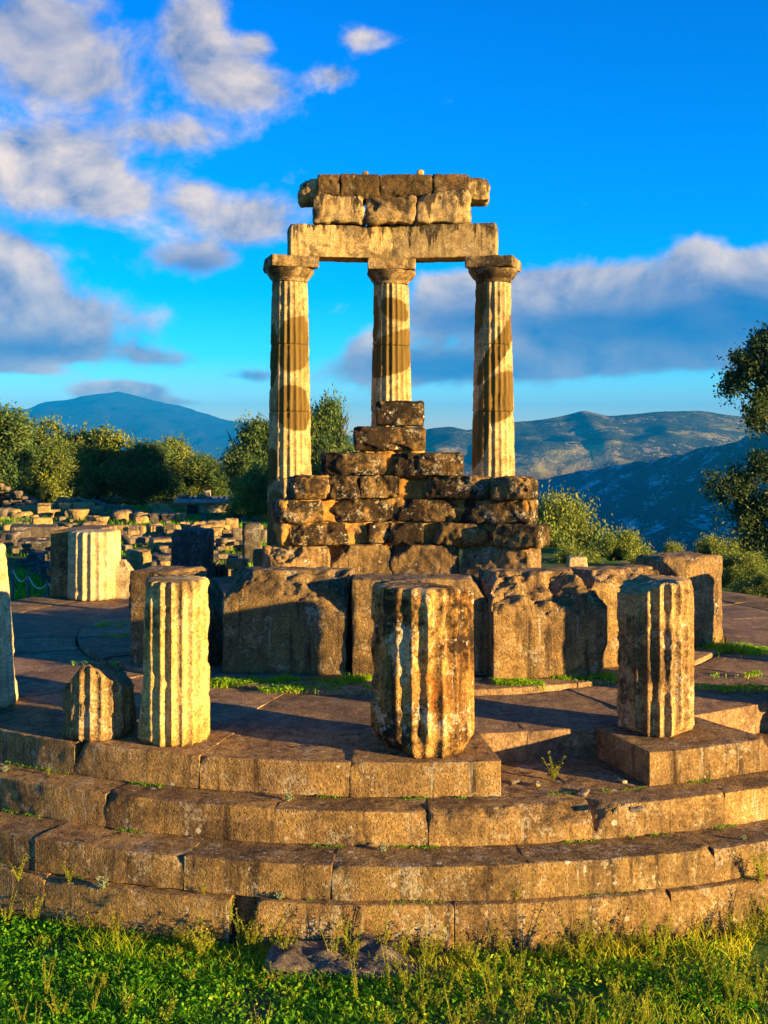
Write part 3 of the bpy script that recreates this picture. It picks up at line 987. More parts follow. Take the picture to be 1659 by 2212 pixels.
place_drum('column_drum', -160, 36, 1175, 1545, 'shaded fluted drum fragment half out of the picture with flaring foot', M_white,
           lambda r, h: [((.8, -.2, .56), .80 * h, .05, 3.)], 120.0, depth=.034, wear=.010, taper=.72)
# two more that stand just right of the view and throw their shadows on the wall blocks
for X, Y, h, r in ((4.30, 11.30, 1.22, .37), (5.72, 12.95, 1.20, .25)):
    v, f = drum(r, r * .95, h, rows=30, seg=6, seed=X * 9, depth=.034, cuts=[((.4, .2, .9), h * .93, .04)])
    tag(add('column_drum', make_mesh('column_drum', v, f, M_drum_r), None, (X, Y, S - .003)), 'fluted drum on the platform edge past the detached slab', 'column drum', 'broken fluted column drums')

# engaged pier with fluted front, left background
pier = empty('fluted_pier', 'tall fluted white half column backed by a moulded wall end', 'pier', ((200 - U0) / F * 18.75, 18.75, S))
px = (203 - U0) / F * 18.8
v, f = drum(.44, .42, zc(1148, 18.7) - S, rows=50, seg=8, seed=8.0, depth=.04, wear=.008, cuts=[((.93, -.1, .25), .60, .05, 3.)], phase=.1)
add('half_column', make_mesh('half_column', v, f, M_white), pier, (px - pier.location.x + .0, .1, 0))
hp = zc(1150, 18.7) - S
v, f = rock_box((.62, 1.5, hp), .06, .02, .8, .006, 2, .004, 12)
add('wall_end', make_mesh('wall_end', v, f, M_ortho), pier, (px - pier.location.x - .34, .86, hp / 2), -.12)
v, f = rock_box((.74, 1.5, .17), .05, .075, .5, .004, 3, .003, 14)
add('torus_moulding', make_mesh('torus_moulding', v, f, M_ortho), pier, (px - pier.location.x - .36, .84, .42), -.12)
v, f = rock_box((.30, .3, .62), .03, .012, 1.2, .008, 4, .006, 12, cuts=[((.8, 0, .6), .17, .012), ((-.2, -.5, .85), .26, .015)])
add('broken_foot', make_mesh('broken_foot', v, f, M_white), pier, (px - pier.location.x + .50, .1, .30))

# ------------------------------------------------------------------ ruins in the left background
GB = .74


def ruin(u0, u1, vt, vb, label, mat=M_ruin, dep=None, Y=None, kind='box', cuts=(), yaw=0.0, name='ruin_block', group='loose blocks among the ruins', cat='stone block'):
    Y = Y or ydist(vb, GB)
    g = float(gz(np.array([(u0 + u1) / 2 - U0]) / F * Y, np.array([Y]))[0])
    wd = (u1 - u0) / F * Y
    zb, zt = zc(vb, Y), zc(vt, Y)
    h = max(zt - zb, .05)
    dep = dep or wd * .8
    if kind == 'drum':
        v, f = drum(wd / 2, wd / 2 * .95, h, nf=16, depth=.03, seg=5, rows=14, seed=u0, wear=.02)
        v[:, 2] -= h / 2
    elif kind == 'capital':
        v, f = drum(wd * .27, wd / 2, h, nf=16, depth=0, seg=5, rows=14, seed=u0, wear=.03, cuts=cuts)
        v[:, 2] -= h / 2
    elif kind == 'boulder':
        v, f = rock_box((wd, dep, h), max(.05, wd / 14), min(wd, dep, h) * .30, .8, .05, 2.2, .02, 6, cuts=cuts)
    else:
        v, f = rock_box((wd, dep, h), max(.05, wd / 16), .035, 1.3, .025, 2.0, .012, 8, cuts=cuts)
    o = add(name, make_mesh(name, v, f, mat), None, ((u0 + u1) / 2 / F * Y - U0 / F * Y, Y + dep / 2, (zb + zt) / 2 - .01), yaw)
    return tag(o, label, cat, group)


R_ = ruin
# middle distance, just behind the platform
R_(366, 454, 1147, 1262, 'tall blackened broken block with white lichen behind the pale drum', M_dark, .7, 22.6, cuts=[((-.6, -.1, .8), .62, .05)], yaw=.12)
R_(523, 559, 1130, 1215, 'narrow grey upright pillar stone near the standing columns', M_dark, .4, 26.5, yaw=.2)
R_(546, 572, 1186, 1240, 'short brown upright slab between pillar stone and block wall', M_ortho, .3, 24.5)
R_(270, 318, 1190, 1262, 'square golden cube block behind the pale drum', M_ruin, .6, 24.2, yaw=.3)
R_(344, 362, 1213, 1262, 'small golden upright block next to the square cube', M_ruin, .3, 24.0)
R_(498, 536, 1230, 1275, 'golden pedestal stone with a notched side', M_ruin, .4, 22.0, cuts=[((.9, 0, -.4), .17, .02)])
R_(487, 530, 1210, 1230, 'flat block resting on the notched pedestal', M_ruin, .45, 22.0)
for a in (455, 468, 482):
    R_(a, a + 11, 1217 + (a % 5), 1266, 'thin brown upright slab in a row beside the notched pedestal', M_ortho, .5, 23.0, group='thin upright slabs by the pedestal')
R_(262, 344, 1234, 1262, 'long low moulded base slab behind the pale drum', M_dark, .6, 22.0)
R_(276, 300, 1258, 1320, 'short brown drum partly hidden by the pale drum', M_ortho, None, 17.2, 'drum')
# low wall courses, their shade put into the dark stone colour
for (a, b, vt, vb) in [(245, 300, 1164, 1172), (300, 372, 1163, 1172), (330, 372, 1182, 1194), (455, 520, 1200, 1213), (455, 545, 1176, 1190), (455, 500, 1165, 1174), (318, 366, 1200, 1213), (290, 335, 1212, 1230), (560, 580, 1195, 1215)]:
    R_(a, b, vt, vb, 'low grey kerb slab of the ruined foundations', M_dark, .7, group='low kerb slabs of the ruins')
# shaded slabs on the far left, the shade painted as dark stone
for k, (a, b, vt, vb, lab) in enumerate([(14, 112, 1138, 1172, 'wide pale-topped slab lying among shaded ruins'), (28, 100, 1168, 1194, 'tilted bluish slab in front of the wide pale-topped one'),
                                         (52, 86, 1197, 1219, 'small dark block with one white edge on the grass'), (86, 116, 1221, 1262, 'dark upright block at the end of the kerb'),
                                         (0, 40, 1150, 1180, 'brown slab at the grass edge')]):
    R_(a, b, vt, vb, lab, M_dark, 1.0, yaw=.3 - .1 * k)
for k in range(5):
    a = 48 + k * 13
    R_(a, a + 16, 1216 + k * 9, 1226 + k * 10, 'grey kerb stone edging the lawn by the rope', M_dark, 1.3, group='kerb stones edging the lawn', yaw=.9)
# row of golden capitals and blocks
R_(79, 110, 1087, 1101, 'golden block resting on the upper wall end', M_ruin, .7, 46)
R_(126, 155, 1086, 1102, 'golden block with a hollow top on the upper wall', M_ruin, .7, 46)
R_(166, 188, 1088, 1104, 'golden corner stone leaning on the upper wall', M_ruin, .6, 46, 'boulder')
R_(84, 126, 1101, 1130, 'bowl-shaped golden capital lying on the grass', M_ruin, None, 44, 'capital')
R_(137, 188, 1101, 1128, 'large golden capital resting on a narrow pedestal', M_ruin, None, 42.5, 'capital')
R_(150, 176, 1126, 1154, 'narrow golden pedestal under the large capital', M_ruin, .5, 42.5)
R_(193, 233, 1117, 1135, 'flaring golden capital with flat top on a rounded stump', M_ruin, None, 39, 'capital')
R_(198, 226, 1134, 1152, 'rounded golden stump under the flaring capital', M_ruin, None, 39, 'drum')
R_(243, 276, 1103, 1131, 'round golden boulder-like drum end among the ruins', M_ruin, .8, 42, 'boulder')
R_(21, 58, 1107, 1131, 'squat golden capital block at the end of the grass terrace', M_ruin, .9, 43, 'boulder')
R_(0, 20, 1116, 1130, 'pale low block beside the squat capital block', M_ruin, .8, 43)
R_(314, 352, 1136, 1166, 'golden upright drum with dark streaks beside the low wall', M_ruin, None, 37, 'drum')
for (a, b, vt, vb) in [(0, 35, 1093, 1103), (36, 70, 1092, 1103), (70, 82, 1094, 1106), (188, 220, 1094, 1112), (220, 236, 1106, 1115), (62, 80, 1112, 1122), (5, 50, 1136, 1144), (90, 120, 1136, 1152), (120, 148, 1138, 1152), (228, 250, 1134, 1150), (250, 275, 1134, 1158), (276, 300, 1134, 1155), (300, 314, 1135, 1160), (352, 372, 1136, 1150), (240, 290, 1154, 1162), (357, 385, 1145, 1163), (372, 400, 1150, 1165),
                       (288, 320, 1108, 1125), (320, 345, 1109, 1126), (345, 375, 1110, 1126), (375, 400, 1106, 1126), (410, 440, 1126, 1150), (455, 480, 1140, 1156), (480, 500, 1145, 1160), (500, 522, 1140, 1165), (560, 575, 1145, 1170), (405, 430, 1133, 1146), (386, 408, 1128, 1142), (440, 458, 1128, 1142), (340, 360, 1152, 1162)]:
    R_(a, b, vt, vb + 3, 'weathered block in the long broken rows of the ruins', M_ruin if random.random() < .6 else M_rubble, None, None, 'box' if random.random() < .5 else 'boulder', yaw=random.uniform(-.3, .3), group='blocks in the broken rows')


rr_ = random.Random(12)
for k in range(50):
    u_ = rr_.uniform(-5, 560)
    if 360 < u_ < 520:
        vb = rr_.uniform(1132, 1200)
    else:
        vb = rr_.uniform(1098, 1195)
    wd_ = rr_.uniform(20, 52)
    h_ = rr_.uniform(11, 26)
    R_(u_ - wd_ / 2, u_ + wd_ / 2, vb - h_, vb + 3, 'weathered block in the long broken rows of the ruins', M_ruin if rr_.random() < .75 else M_rubble, None, None, 'box' if rr_.random() < .7 else 'boulder', yaw=rr_.uniform(-.5, .5), group='blocks in the broken rows')


def rubble(name, label, u0, u1, vt_fn, Y, n, smin, smax, depth):
    V, Fc, st = [], [], 0
    bv, bf = rock_box((1, 1, .8), .5, .3, .6, .1, 1.5, .04, 5, seed=3.)
    for k in range(n):
        u = random.uniform(u0, u1)
        y = Y + random.uniform(0, depth)
        x = (u - U0) / F * y
        g = float(gz(np.array([x]), np.array([y]))[0])
        zt = zc(vt_fn(u), y)
        zz = random.uniform(g, max(g + .1, zt))
        s_ = random.uniform(smin, smax)
        a = random.uniform(0, 6.28)
        sc_ = np.array([s_ * random.uniform(.8, 1.5), s_, s_ * random.uniform(.6, 1)])
        q = bv * sc_
        q = np.stack([q[:, 0] * math.cos(a) - q[:, 1] * math.sin(a), q[:, 0] * math.sin(a) + q[:, 1] * math.cos(a), q[:, 2]], 1)
        V.append(q + np.array([x, y, zz]))
        Fc.append(bf + st)
        st += len(bv)
    tag(add(name, make_mesh(name, np.concatenate(V), np.concatenate(Fc), M_rubble)), label, 'rubble', kind='stuff')


rubble('rubble_heap', 'long heap of small grey rubble under the trees', 112, 280, lambda u: np.interp(u, [112, 130, 200, 280], [1098, 1078, 1082, 1106]), 49, 330, .16, .34, 1.5)
rubble('rubble_slope', 'bank of grey rubble rising at the edge of the trees', -60, 85, lambda u: np.interp(u, [-60, 0, 85], [1036, 1046, 1086]), 50, 320, .16, .36, 3.0)
rubble('ground_chips', 'small stone chips strewn over the ruins', 0, 570, lambda u: 1160, 26, 160, .10, .25, 20)

# site hut
hut = empty('site_hut', 'low plastered site hut with flat overhanging roof under the trees', 'hut', ((440 - U0) / F * 47, 47.5, GB))
hx = lambda u: (u - 440) / F * 47
hzt = zc(1088, 47) - GB
v, f = rock_box((hx(492) - hx(398), 2.2, hzt), .15, .03, .6, .01, 2, .006, 8)
add('wall', make_mesh('wall', v, f, M_hutwall), hut, ((hx(492) + hx(398)) / 2, 1.1, hzt / 2))
v, f = rock_box((hx(505) - hx(374), 2.9, .16), .2, .03, .8, .01, 2, .006, 8)
add('roof', make_mesh('roof', v, f, M_hutroof), hut, ((hx(505) + hx(374)) / 2, 1.0, hzt + .085))
v, f = rock_box((.42, .06, hzt * .78), .1, .01, .4, .0, 2, .0, 8)
add('door', make_mesh('door', v, f, simple_mat('dark_door', (.05, .04, .03), (.03, .025, .02))), hut, (hx(412), -.03, hzt * .39))
v, f = rock_box((.16, 2.0, hzt), .12, .02, .6, .01, 2, .006, 8)
add('pillar', make_mesh('pillar', v, f, M_hutwall), hut, (hx(434), -.08 + 1.0 - 1.0, hzt / 2 - .003))
v, f = rock_box((.24, .24, .34), .08, .02, .6, .005, 2, .004, 8)
add('chimney', make_mesh('chimney', v, f, M_hutwall), hut, (hx(438), .8, hzt + .165 + .165))
bpy.data.objects['pillar'].scale = (1, .05, 1)
for k in range(9):
    s_ = random.uniform(.10, .2)
    v, f = rock_box((s_ * 1.3, s_, s_), .06, .04, 1.2, .01, 3, .004, 9)
    xx = hx(384 + k * 13.5)
    tag(add('roof_stone', make_mesh('roof_stone', v, f, M_rubble), None, (hut.location.x + xx, 47.5 + .3 + random.uniform(-.3, .3) - (0 if abs(xx - hx(438)) > .4 else .35), GB + hzt + .165 + s_ / 2 - .01)), 'loose stone weighing down the flat hut roof', 'stone', 'stones on the hut roof')

# ------------------------------------------------------------------ rope barrier
fence = empty('rope_barrier', 'low rope barrier on grey posts along the lawn edge', 'barrier', ((60 - U0) / F * 19.5, 19.5, .74))


def tube(path, r, n=6):
    path = np.array(path, float)
    V, fs = [], []
    for k, p in enumerate(path):
        t_ = path[min(k + 1, len(path) - 1)] - path[max(k - 1, 0)]
        t_ /= np.linalg.norm(t_) + 1e-9
        a = np.cross(t_, [0.3, .2, 1.0] if abs(t_[2]) < .9 else [1, 0, 0])
        a /= np.linalg.norm(a)
        b = np.cross(t_, a)
        rr = r[k] if hasattr(r, '__len__') else r
        for q in range(n):
            c_ = 2 * math.pi * q / n
            V.append(p + rr * (a * math.cos(c_) + b * math.sin(c_)))
    for k in range(len(path) - 1):
        for q in range(n):
            fs.append((k * n + q, k * n + (q + 1) % n, (k + 1) * n + (q + 1) % n, (k + 1) * n + q))
    return np.array(V), np.array(fs)


posts = [(-40, 1210, 1296, 21.4), (27, 1225, 1306, 20.7), (61, 1240, 1312, 19.8), (95, 1253, 1322, 19.0), (165, 1268, 1322, 18.1)]
posts = [(27, 1222, 1308, 20.9), (61, 1236, 1312, 20.4), (103, 1251, 1322, 19.9), (172, 1270, 1330, 19.4)]
tp = []
for u_, vt, vb, Y in posts:
    b = pt(u_, vb, Y)
    t_ = pt(u_, vt, Y)
    v, f = tube([b - (0, 0, .35) - np.array(fence.location), t_ - np.array(fence.location)], .028, 8)
    add('post', make_mesh('post', v, f, M_wood), fence)
    tp.append(t_ - np.array([0, 0, .06]))
for a, b in zip(tp[:-1], tp[1:]):
    path = [a + (b - a) * t_ - np.array([0, 0, .16 * 4 * t_ * (1 - t_)]) - np.array(fence.location) for t_ in np.linspace(0, 1, 14)]
    v, f = tube(path, .013, 6)
    add('rope', make_mesh('rope', v, f, M_rope), fence)


# ------------------------------------------------------------------ trees
def leaf_cloud(lobes, n, size, seed, aspect=2.2, shell=.55, droop=0.0, clump=0):
    r = np.random.default_rng(seed)
    vol = np.array([l[3] * l[4] * l[5] for l in lobes]) ** (2 / 3.)
    idx = r.choice(len(lobes), n, p=vol / vol.sum())
    L = np.array(lobes)[idx]
    d = r.normal(size=(n, 3))
    d /= np.linalg.norm(d, axis=1, keepdims=True)
    rad = (shell + (1 - shell) * r.random(n)) ** .8
    bump = 1 + .36 * fbm(d * 3.1 + idx[:, None] * 5.1 + seed, 3)
    c = L[:, :3] + d * L[:, 3:6] * (rad * bump)[:, None]
    # cluster the leaves on twigs
    if clump:
        tw = c[r.integers(0, n, n // clump)]
        k = r.integers(0, len(tw), n)
        c = tw[k] + r.normal(size=(n, 3)) * size * 3.2
    # gaps
    g = fbm(c * 1.35 + seed * 3, 3)
    keep = g > -.42
    c, d = c[keep], d[keep]
    n = len(c)
    a = d * .6 + r.normal(size=(n, 3)) * .8 + np.array([0, 0, .3 - droop])
    a /= np.linalg.norm(a, axis=1, keepdims=True)
    b = np.cross(a, r.normal(size=(n, 3)))
    b /= np.linalg.norm(b, axis=1, keepdims=True)
    s = size * (.6 + .8 * r.random(n))[:, None]
    v = np.stack([c - a * s, c + b * s / aspect, c + a * s, c - b * s / aspect], 1).reshape(-1, 3)
    f = np.arange(4 * n).reshape(n, 4)
    tint = np.clip(.5 + .28 * fbm(c * .9 + seed, 3) + .22 * r.normal(size=n), 0, 1)
    return v, f, np.repeat(tint, 4)


def limbs(h, spread, seed, n=6, r0=.2, zfork=.35):
    r = random.Random(seed)
    V, Fs, st = [], [], 0

    def addt(path, rad):
        nonlocal st
        v, f = tube(path, rad, 7)
        V.append(v); Fs.append(f + st); st += len(v)
    p0 = np.array([0, 0, -.4])
    fork = np.array([r.uniform(-.2, .2), r.uniform(-.2, .2), h * zfork])
    mid = (p0 + fork) / 2 + np.array([r.uniform(-.15, .15), r.uniform(-.15, .15), 0])
    addt([p0, p0 + np.array([0, 0, .5]), mid, fork], [r0 * 1.5, r0 * 1.15, r0, r0 * .85])
    for k in range(n):
        a = 6.283 * k / n + r.uniform(-.4, .4)
        e = fork + np.array([math.cos(a) * spread * r.uniform(.5, .95), math.sin(a) * spread * r.uniform(.5, .95), h * r.uniform(.3, .62)])
        m = fork + (e - fork) * .45 + np.array([r.uniform(-.2, .2), r.uniform(-.2, .2), r.uniform(.0, .3)])
        addt([fork - np.array([0, 0, .1]), m, e], [r0 * .6, r0 * .4, r0 * .12])
        for q in range(3):
            e2 = m + (e - m) * r.uniform(.1, .6) + np.array([r.uniform(-1, 1), r.uniform(-1, 1), r.uniform(.2, 1)]) * spread * .35
            addt([m + (e - m) * .1, (m + e2) / 2, e2], [r0 * .28, r0 * .18, r0 * .06])
    return np.concatenate(V), np.concatenate(Fs)


def tree_kind(key, h, wd, mat, n, size, seed, nl=9, zfork=.3, clump=0, shell=.5):
    r = random.Random(seed)
    lobes = []
    for k in range(nl):
        a = 6.283 * k / nl * 2.4 + r.uniform(-.5, .5)
        rr = wd * .5 * r.uniform(.25, .82) * (0 if k == 0 else 1)
        z = h * r.uniform(.20, .86) * (1 - .28 * (rr / (wd * .5)) ** 2) if k else h * .80
        s_ = wd * .5 * r.uniform(.20, .40)
        lobes.append((math.cos(a) * rr, math.sin(a) * rr, z, s_, s_, s_ * r.uniform(.75, 1.0)))
    lobes.append((0, 0, h * .42, wd * .34, wd * .34, h * .32))
    v, f, t = leaf_cloud(lobes, n, size, seed, shell=shell, clump=clump)
    KH[key] = float(np.percentile(v[:, 2], 99.3))
    KW[key] = float(2 * np.percentile(np.hypot(v[:, 0], v[:, 1]), 93))
    crown = make_mesh(key + '_crown', v, f, mat, False, {'tint': t})
    v, f = limbs(h, wd * .42, seed, r0=h * .035, zfork=zfork)
    trunk = make_mesh(key + '_trunk', v, f, M_bark)
    return trunk, crown


KH, KW = {}, {}
KIND = {'olive': tree_kind('olive', 4.6, 4.6, M_olive, 46000, .085, 5, 20, clump=12),
        'olive2': tree_kind('olive2', 4.6, 4.2, M_olive, 46000, .085, 9, 18, clump=12),
        'oak': tree_kind('oak', 5.0, 4.2, M_holm, 50000, .085, 21, 22, clump=12),
        'bush': tree_kind('bush', 2.4, 2.8, M_olive, 70000, .036, 33, 20, .12, clump=14)}


def tree(kind, u0, u1, vt, Y, label, rz=0.0, group='trees behind the ruins', name='olive_tree', cat='tree', g=None):
    um = (u0 + u1) / 2
    x = (um - U0) / F * Y
    if g is None:
        g = float(gz(np.array([x]), np.array([Y]))[0])
    top = zc(vt, Y)
    wd = (u1 - u0) / F * Y
    root = empty(name, label, cat, (x, Y, g - .05), rz, group)
    root.scale = (wd / KW[kind], wd / KW[kind], (top - g) / KH[kind])
    add('trunk', KIND[kind][0], root)
    add('crown', KIND[kind][1], root)
    return root


tree('oak', -130, 62, 874, 52, 'tall dark tree rising over the rubble bank', .4, name='oak_tree')
tree('olive', 25, 175, 915, 58, 'broad silvery olive whose crown meets the tall dark tree', 1.1)
tree('olive2', 130, 290, 930, 57, 'broad olive above the long rubble heap', 2.3)
tree('olive', 60, 190, 960, 54, 'smaller shaded olive in front of the broad ones', 3.0)
tree('oak', 235, 385, 960, 55, 'round dark oak beside the long rubble heap', 2.0, name='oak_tree')
tree('olive2', 310, 440, 952, 59, 'pointed olive crown behind the round dark oak', 4.0)
tree('oak', 385, 500, 985, 56, 'low dark bushy tree over the hut roof', 5.1, name='oak_tree')
tree('oak', 478, 625, 912, 50, 'tall oak behind the hut, its crown touching the fluted column', .9, name='oak_tree')
tree('olive', 500, 610, 1010, 45, 'yellowish low tree at the end of the hut', 2.2)
tree('oak', 655, 765, 868, 44, 'oak tree showing between two of the standing columns', 3.3, name='oak_tree')
tree('bush', 690, 960, 968, 40, 'dark bush behind the top of the block wall', 1.3, name='bush')
tree('olive', -260, -100, 860, 55, 'large dark tree past the rubble bank', 1.9)
tree('bush', 1105, 1320, 1082, 33, 'rounded yellow-green olive beside the ruined wall end', .5, 'trees on the slope', g=-2.2)
tree('bush', 1060, 1200, 1110, 36, 'olive half hidden behind the ruined wall end', 2.5, 'trees on the slope', g=-2.4)
tree('bush', 1285, 1428, 1152, 30, 'spiky yellow-green bush beyond the chipped block', 2.0, 'trees on the slope', 'bush', 'bush', -.9)
tree('bush', 1165, 1300, 1185, 28.5, 'low yellow-green bush filling the dip behind the chipped block', 4.4, 'trees on the slope', 'bush', 'bush', -.6)
tree('bush', 1330, 1450, 1205, 27.0, 'low bush just behind the ragged wall block', 5.2, 'trees on the slope', 'bush', 'bush', -.5)
tree('bush', 1420, 1490, 1176, 34, 'small pale bush beyond the slab pier', .3, 'trees on the slope', 'bush', 'bush', -1.0)
tree('bush', 1470, 1600, 1165, 36, 'pale olive beyond the slab pier below the dark pine', 4.2, 'trees on the slope', g=-1.8)
tree('bush', 1545, 1690, 1195, 24, 'dense low bush at the foot of the dark pine', 1.2, 'trees on the slope', 'bush', 'bush', .2)
tree('bush', 1590, 1740, 1235, 21, 'low leafy bush touching the platform edge', 3.9, 'trees on the slope', 'bush', 'bush', .5)

# the big dark pine at the edge of the view, built with its own uneven crown
Yp = 40.0
lob = []


def L_(u, v_, ru, rv, dy=0.0):
    u, ru, rv = u + 26, ru * .86, rv * .86
    q = pt(u, v_, Yp)
    k = Yp / F
    for _ in range(6):
        o_ = np.array([random.gauss(0, .45), random.gauss(0, .45), random.gauss(0, .42)])
        lob.append((q[0] + o_[0] * ru * k, q[1] + dy + o_[1] * ru * k, q[2] + o_[2] * rv * k, ru * k * .42, ru * k * .42, rv * k * .26))


for a in [(1590, 790, 34, 34, 0), (1620, 745, 26, 24, .3), (1650, 800, 36, 36, -.2), (1566, 830, 22, 20, .2), (1625, 850, 30, 28, .1), (1598, 885, 22, 18, -.3),
          (1645, 735, 24, 22, .2), (1690, 780, 44, 40, .2), (1660, 880, 30, 26, 0), (1720, 850, 50, 40, 0), (1612, 910, 16, 14, .1), (1780, 930, 50, 40, 0),
          (1548, 1058, 26, 14, 0), (1520, 1050, 14, 9, .2), (1590, 1045, 26, 20, .3), (1570, 1085, 24, 16, -.1), (1632, 1025, 24, 26, .2), (1650, 1080, 34, 30, -.2), (1600, 1108, 28, 22, .1), (1625, 1000, 16, 18, .2), (1555, 1118, 22, 14, -.2),
          (1620, 1150, 36, 26, 0), (1680, 1130, 50, 44, 0), (1730, 1030, 60, 46, .2), (1590, 1190, 28, 22, .1), (1650, 1200, 40, 30, 0)]:
    L_(*a)
pine = empty('pine_tree', 'big dark evergreen leaning into view over the slope', 'tree', ((1730 - U0) / F * Yp, Yp, float(gz(np.array([14.4]), np.array([Yp]))[0])), 0)
v, f, t = leaf_cloud(lob, 90000, .066, 71, shell=.25, clump=12)
add('crown', make_mesh('pine_crown', v - np.array(pine.location), f, M_cypress, False, {'tint': t}), pine)
V_, F_, st = [], [], 0
tb = np.array([0, 0, -.5])
tt = np.array([-.2, 0, zc(735, Yp) - pine.location.z])
v, f = tube([tb, tb * .3 + tt * .3, tb * .1 + tt * .65, tt], [.34, .26, .17, .05], 9)
V_.append(v); F_.append(f); st = len(v)
for l in lob[::2]:
    e = np.array(l[:3]) - np.array(pine.location)
    s_ = tt * min(.95, max(.05, e[2] / tt[2] * .85))
    v, f = tube([s_, (s_ + e) / 2 + np.array([0, 0, .15]), e], [.07, .04, .012], 5)
    V_.append(v); F_.append(f + st); st += len(v)
add('trunk', make_mesh('pine_trunk', np.concatenate(V_), np.concatenate(F_), M_bark), pine)


# ------------------------------------------------------------------ grass and weeds
def blades(x, y, z, hgt, wid, lean, seed, tint=None):
    r = np.random.default_rng(seed)
    n = len(x)
    a = r.random(n) * 6.283
    dirv = np.stack([np.cos(a), np.sin(a), np.zeros(n)], 1)
    b = r.random(n) * 6.283
    ln = np.stack([np.cos(b), np.sin(b), np.zeros(n)], 1) * (lean * (.3 + r.random(n)) * hgt)[:, None]
    base = np.stack([x, y, z], 1)
    up = np.zeros((n, 3)); up[:, 2] = hgt
    w2 = (wid / 2)[:, None] * dirv
    v = np.stack([base - w2, base + w2, base + up * .55 + ln * .35 + w2 * .8, base + up * .55 + ln * .35 - w2 * .8, base + up + ln], 1)
    o = np.arange(n)[:, None] * 5
    tri = np.concatenate([o + np.array([[0, 1, 2]]), o + np.array([[0, 2, 3]]), o + np.array([[3, 2, 4]])])
    t = np.clip(.42 + .2 * r.normal(size=n), 0, 1) if tint is None else tint
    return v.reshape(-1, 3), tri, np.repeat(t, 5)


def clover(x, y, z, size, seed, t):
    """little broad leaves lying at all angles"""
    r = np.random.default_rng(seed)
    n = len(x)
    a = r.normal(size=(n, 3)); a[:, 2] = np.abs(a[:, 2]) * .9
    a /= np.linalg.norm(a, axis=1, keepdims=True)
    b = np.cross(a, np.array([0, 0, 1]) + r.normal(size=(n, 3)) * .6)
    b /= np.linalg.norm(b, axis=1, keepdims=True)
    c = np.stack([x, y, z], 1)
    s = size[:, None]
    v = np.stack([c - a * s, c + b * s * .55, c + a * s, c - b * s * .55], 1).reshape(-1, 3)
    q = np.arange(n)[:, None] * 4
    f = np.concatenate([q + np.array([[0, 1, 2]]), q + np.array([[0, 2, 3]])])
    return v, f, np.repeat(t, 4)


def merge(parts):
    V_, F_, T_, st = [], [], [], 0
    for v, f, t in parts:
        V_.append(v); F_.append(f + st); T_.append(t); st += len(v)
    return np.concatenate(V_), np.concatenate(F_), np.concatenate(T_)


def rad_ok(x, y, r):
    return np.hypot(x - CX, y - CY) > r


# foreground lawn: lush on the left, dry and weedy on the right
r = np.random.default_rng(5)
parts = []
N = 95000
x = r.uniform(-3.6, 3.7, N); y = r.uniform(6.6, 9.6, N)
dn = fbm(np.stack([x * 1.3, y * 1.3, 0 * x], 1), 3)
lush = np.clip(.62 - x * .30 + .35 * dn, 0, 1)
k = rad_ok(x, y, R_4 + .03) & (r.random(N) < .25 + .75 * lush) & (dn > -.75 + .45 * (x > 0))
x, y, lush = x[k], y[k], lush[k]
rim = np.hypot(x - CX, y - CY) - R_4
z = gz(x, y)
dry = np.clip(.85 - .55 * lush + .45 * (rim < .45) + .16 * r.normal(size=len(x)), .02, 1)
hg = (.018 + .06 * r.random(len(x)) ** 1.8) * (1 + .6 * (rim < .5)) * (1 + .5 * np.clip(fbm(np.stack([x * 2.5, y * 2.5, 0 * x + 3], 1), 2), -.6, 1))
parts.append(blades(x, y, z, hg, r.uniform(.005, .010, len(x)), .9, 1, dry))
N = 110000
x = r.uniform(-3.6, 3.7, N); y = r.uniform(6.6, 9.5, N)
dn = fbm(np.stack([x * 1.3, y * 1.3, 0 * x], 1), 3)
lush = np.clip(.85 - x * .26 + .5 * dn, 0, 1)
bare = fbm(np.stack([x * 1.9, y * 2.6, 0 * x + 11], 1), 3) < (-.45 + .22 * (x > .3))
k = rad_ok(x, y, R_4 + .04) & (r.random(N) < lush * (1 - .85 * bare))
x, y, lush = x[k], y[k], lush[k]
parts.append(clover(x, y, gz(x, y) + r.uniform(.005, .07, len(x)), r.uniform(.008, .024, len(x)), 2, np.clip(.68 - .5 * lush + .22 * r.normal(size=len(x)), 0, 1)))
v, f, t = merge(parts)
tag(add('grass', make_mesh('grass', v, f, M_grass, False, {'tint': t})), 'short green lawn grass and clover before the steps', 'grass', kind='stuff')

# lawn on the left behind the platform and grass between the ruins
N = 90000
x = r.uniform(-26, -3.0, N); y = 17 + 36 * r.random(N) ** 1.7
dn = fbm(np.stack([x * .35, y * .35, 0 * x + 7], 1), 3)
k = rad_ok(x, y, 7.6) & ((dn > .12) | (y < 26))
x, y = x[k], y[k]
v, f, t = blades(x, y, gz(x, y) - .01, r.uniform(.06, .20, len(x)), r.uniform(.012, .03, len(x)), .7, 3)
tag(add('grass', make_mesh('grass', v, f, M_grass, False, {'tint': t * .8})), 'green grass growing between the ruins', 'grass', kind='stuff')

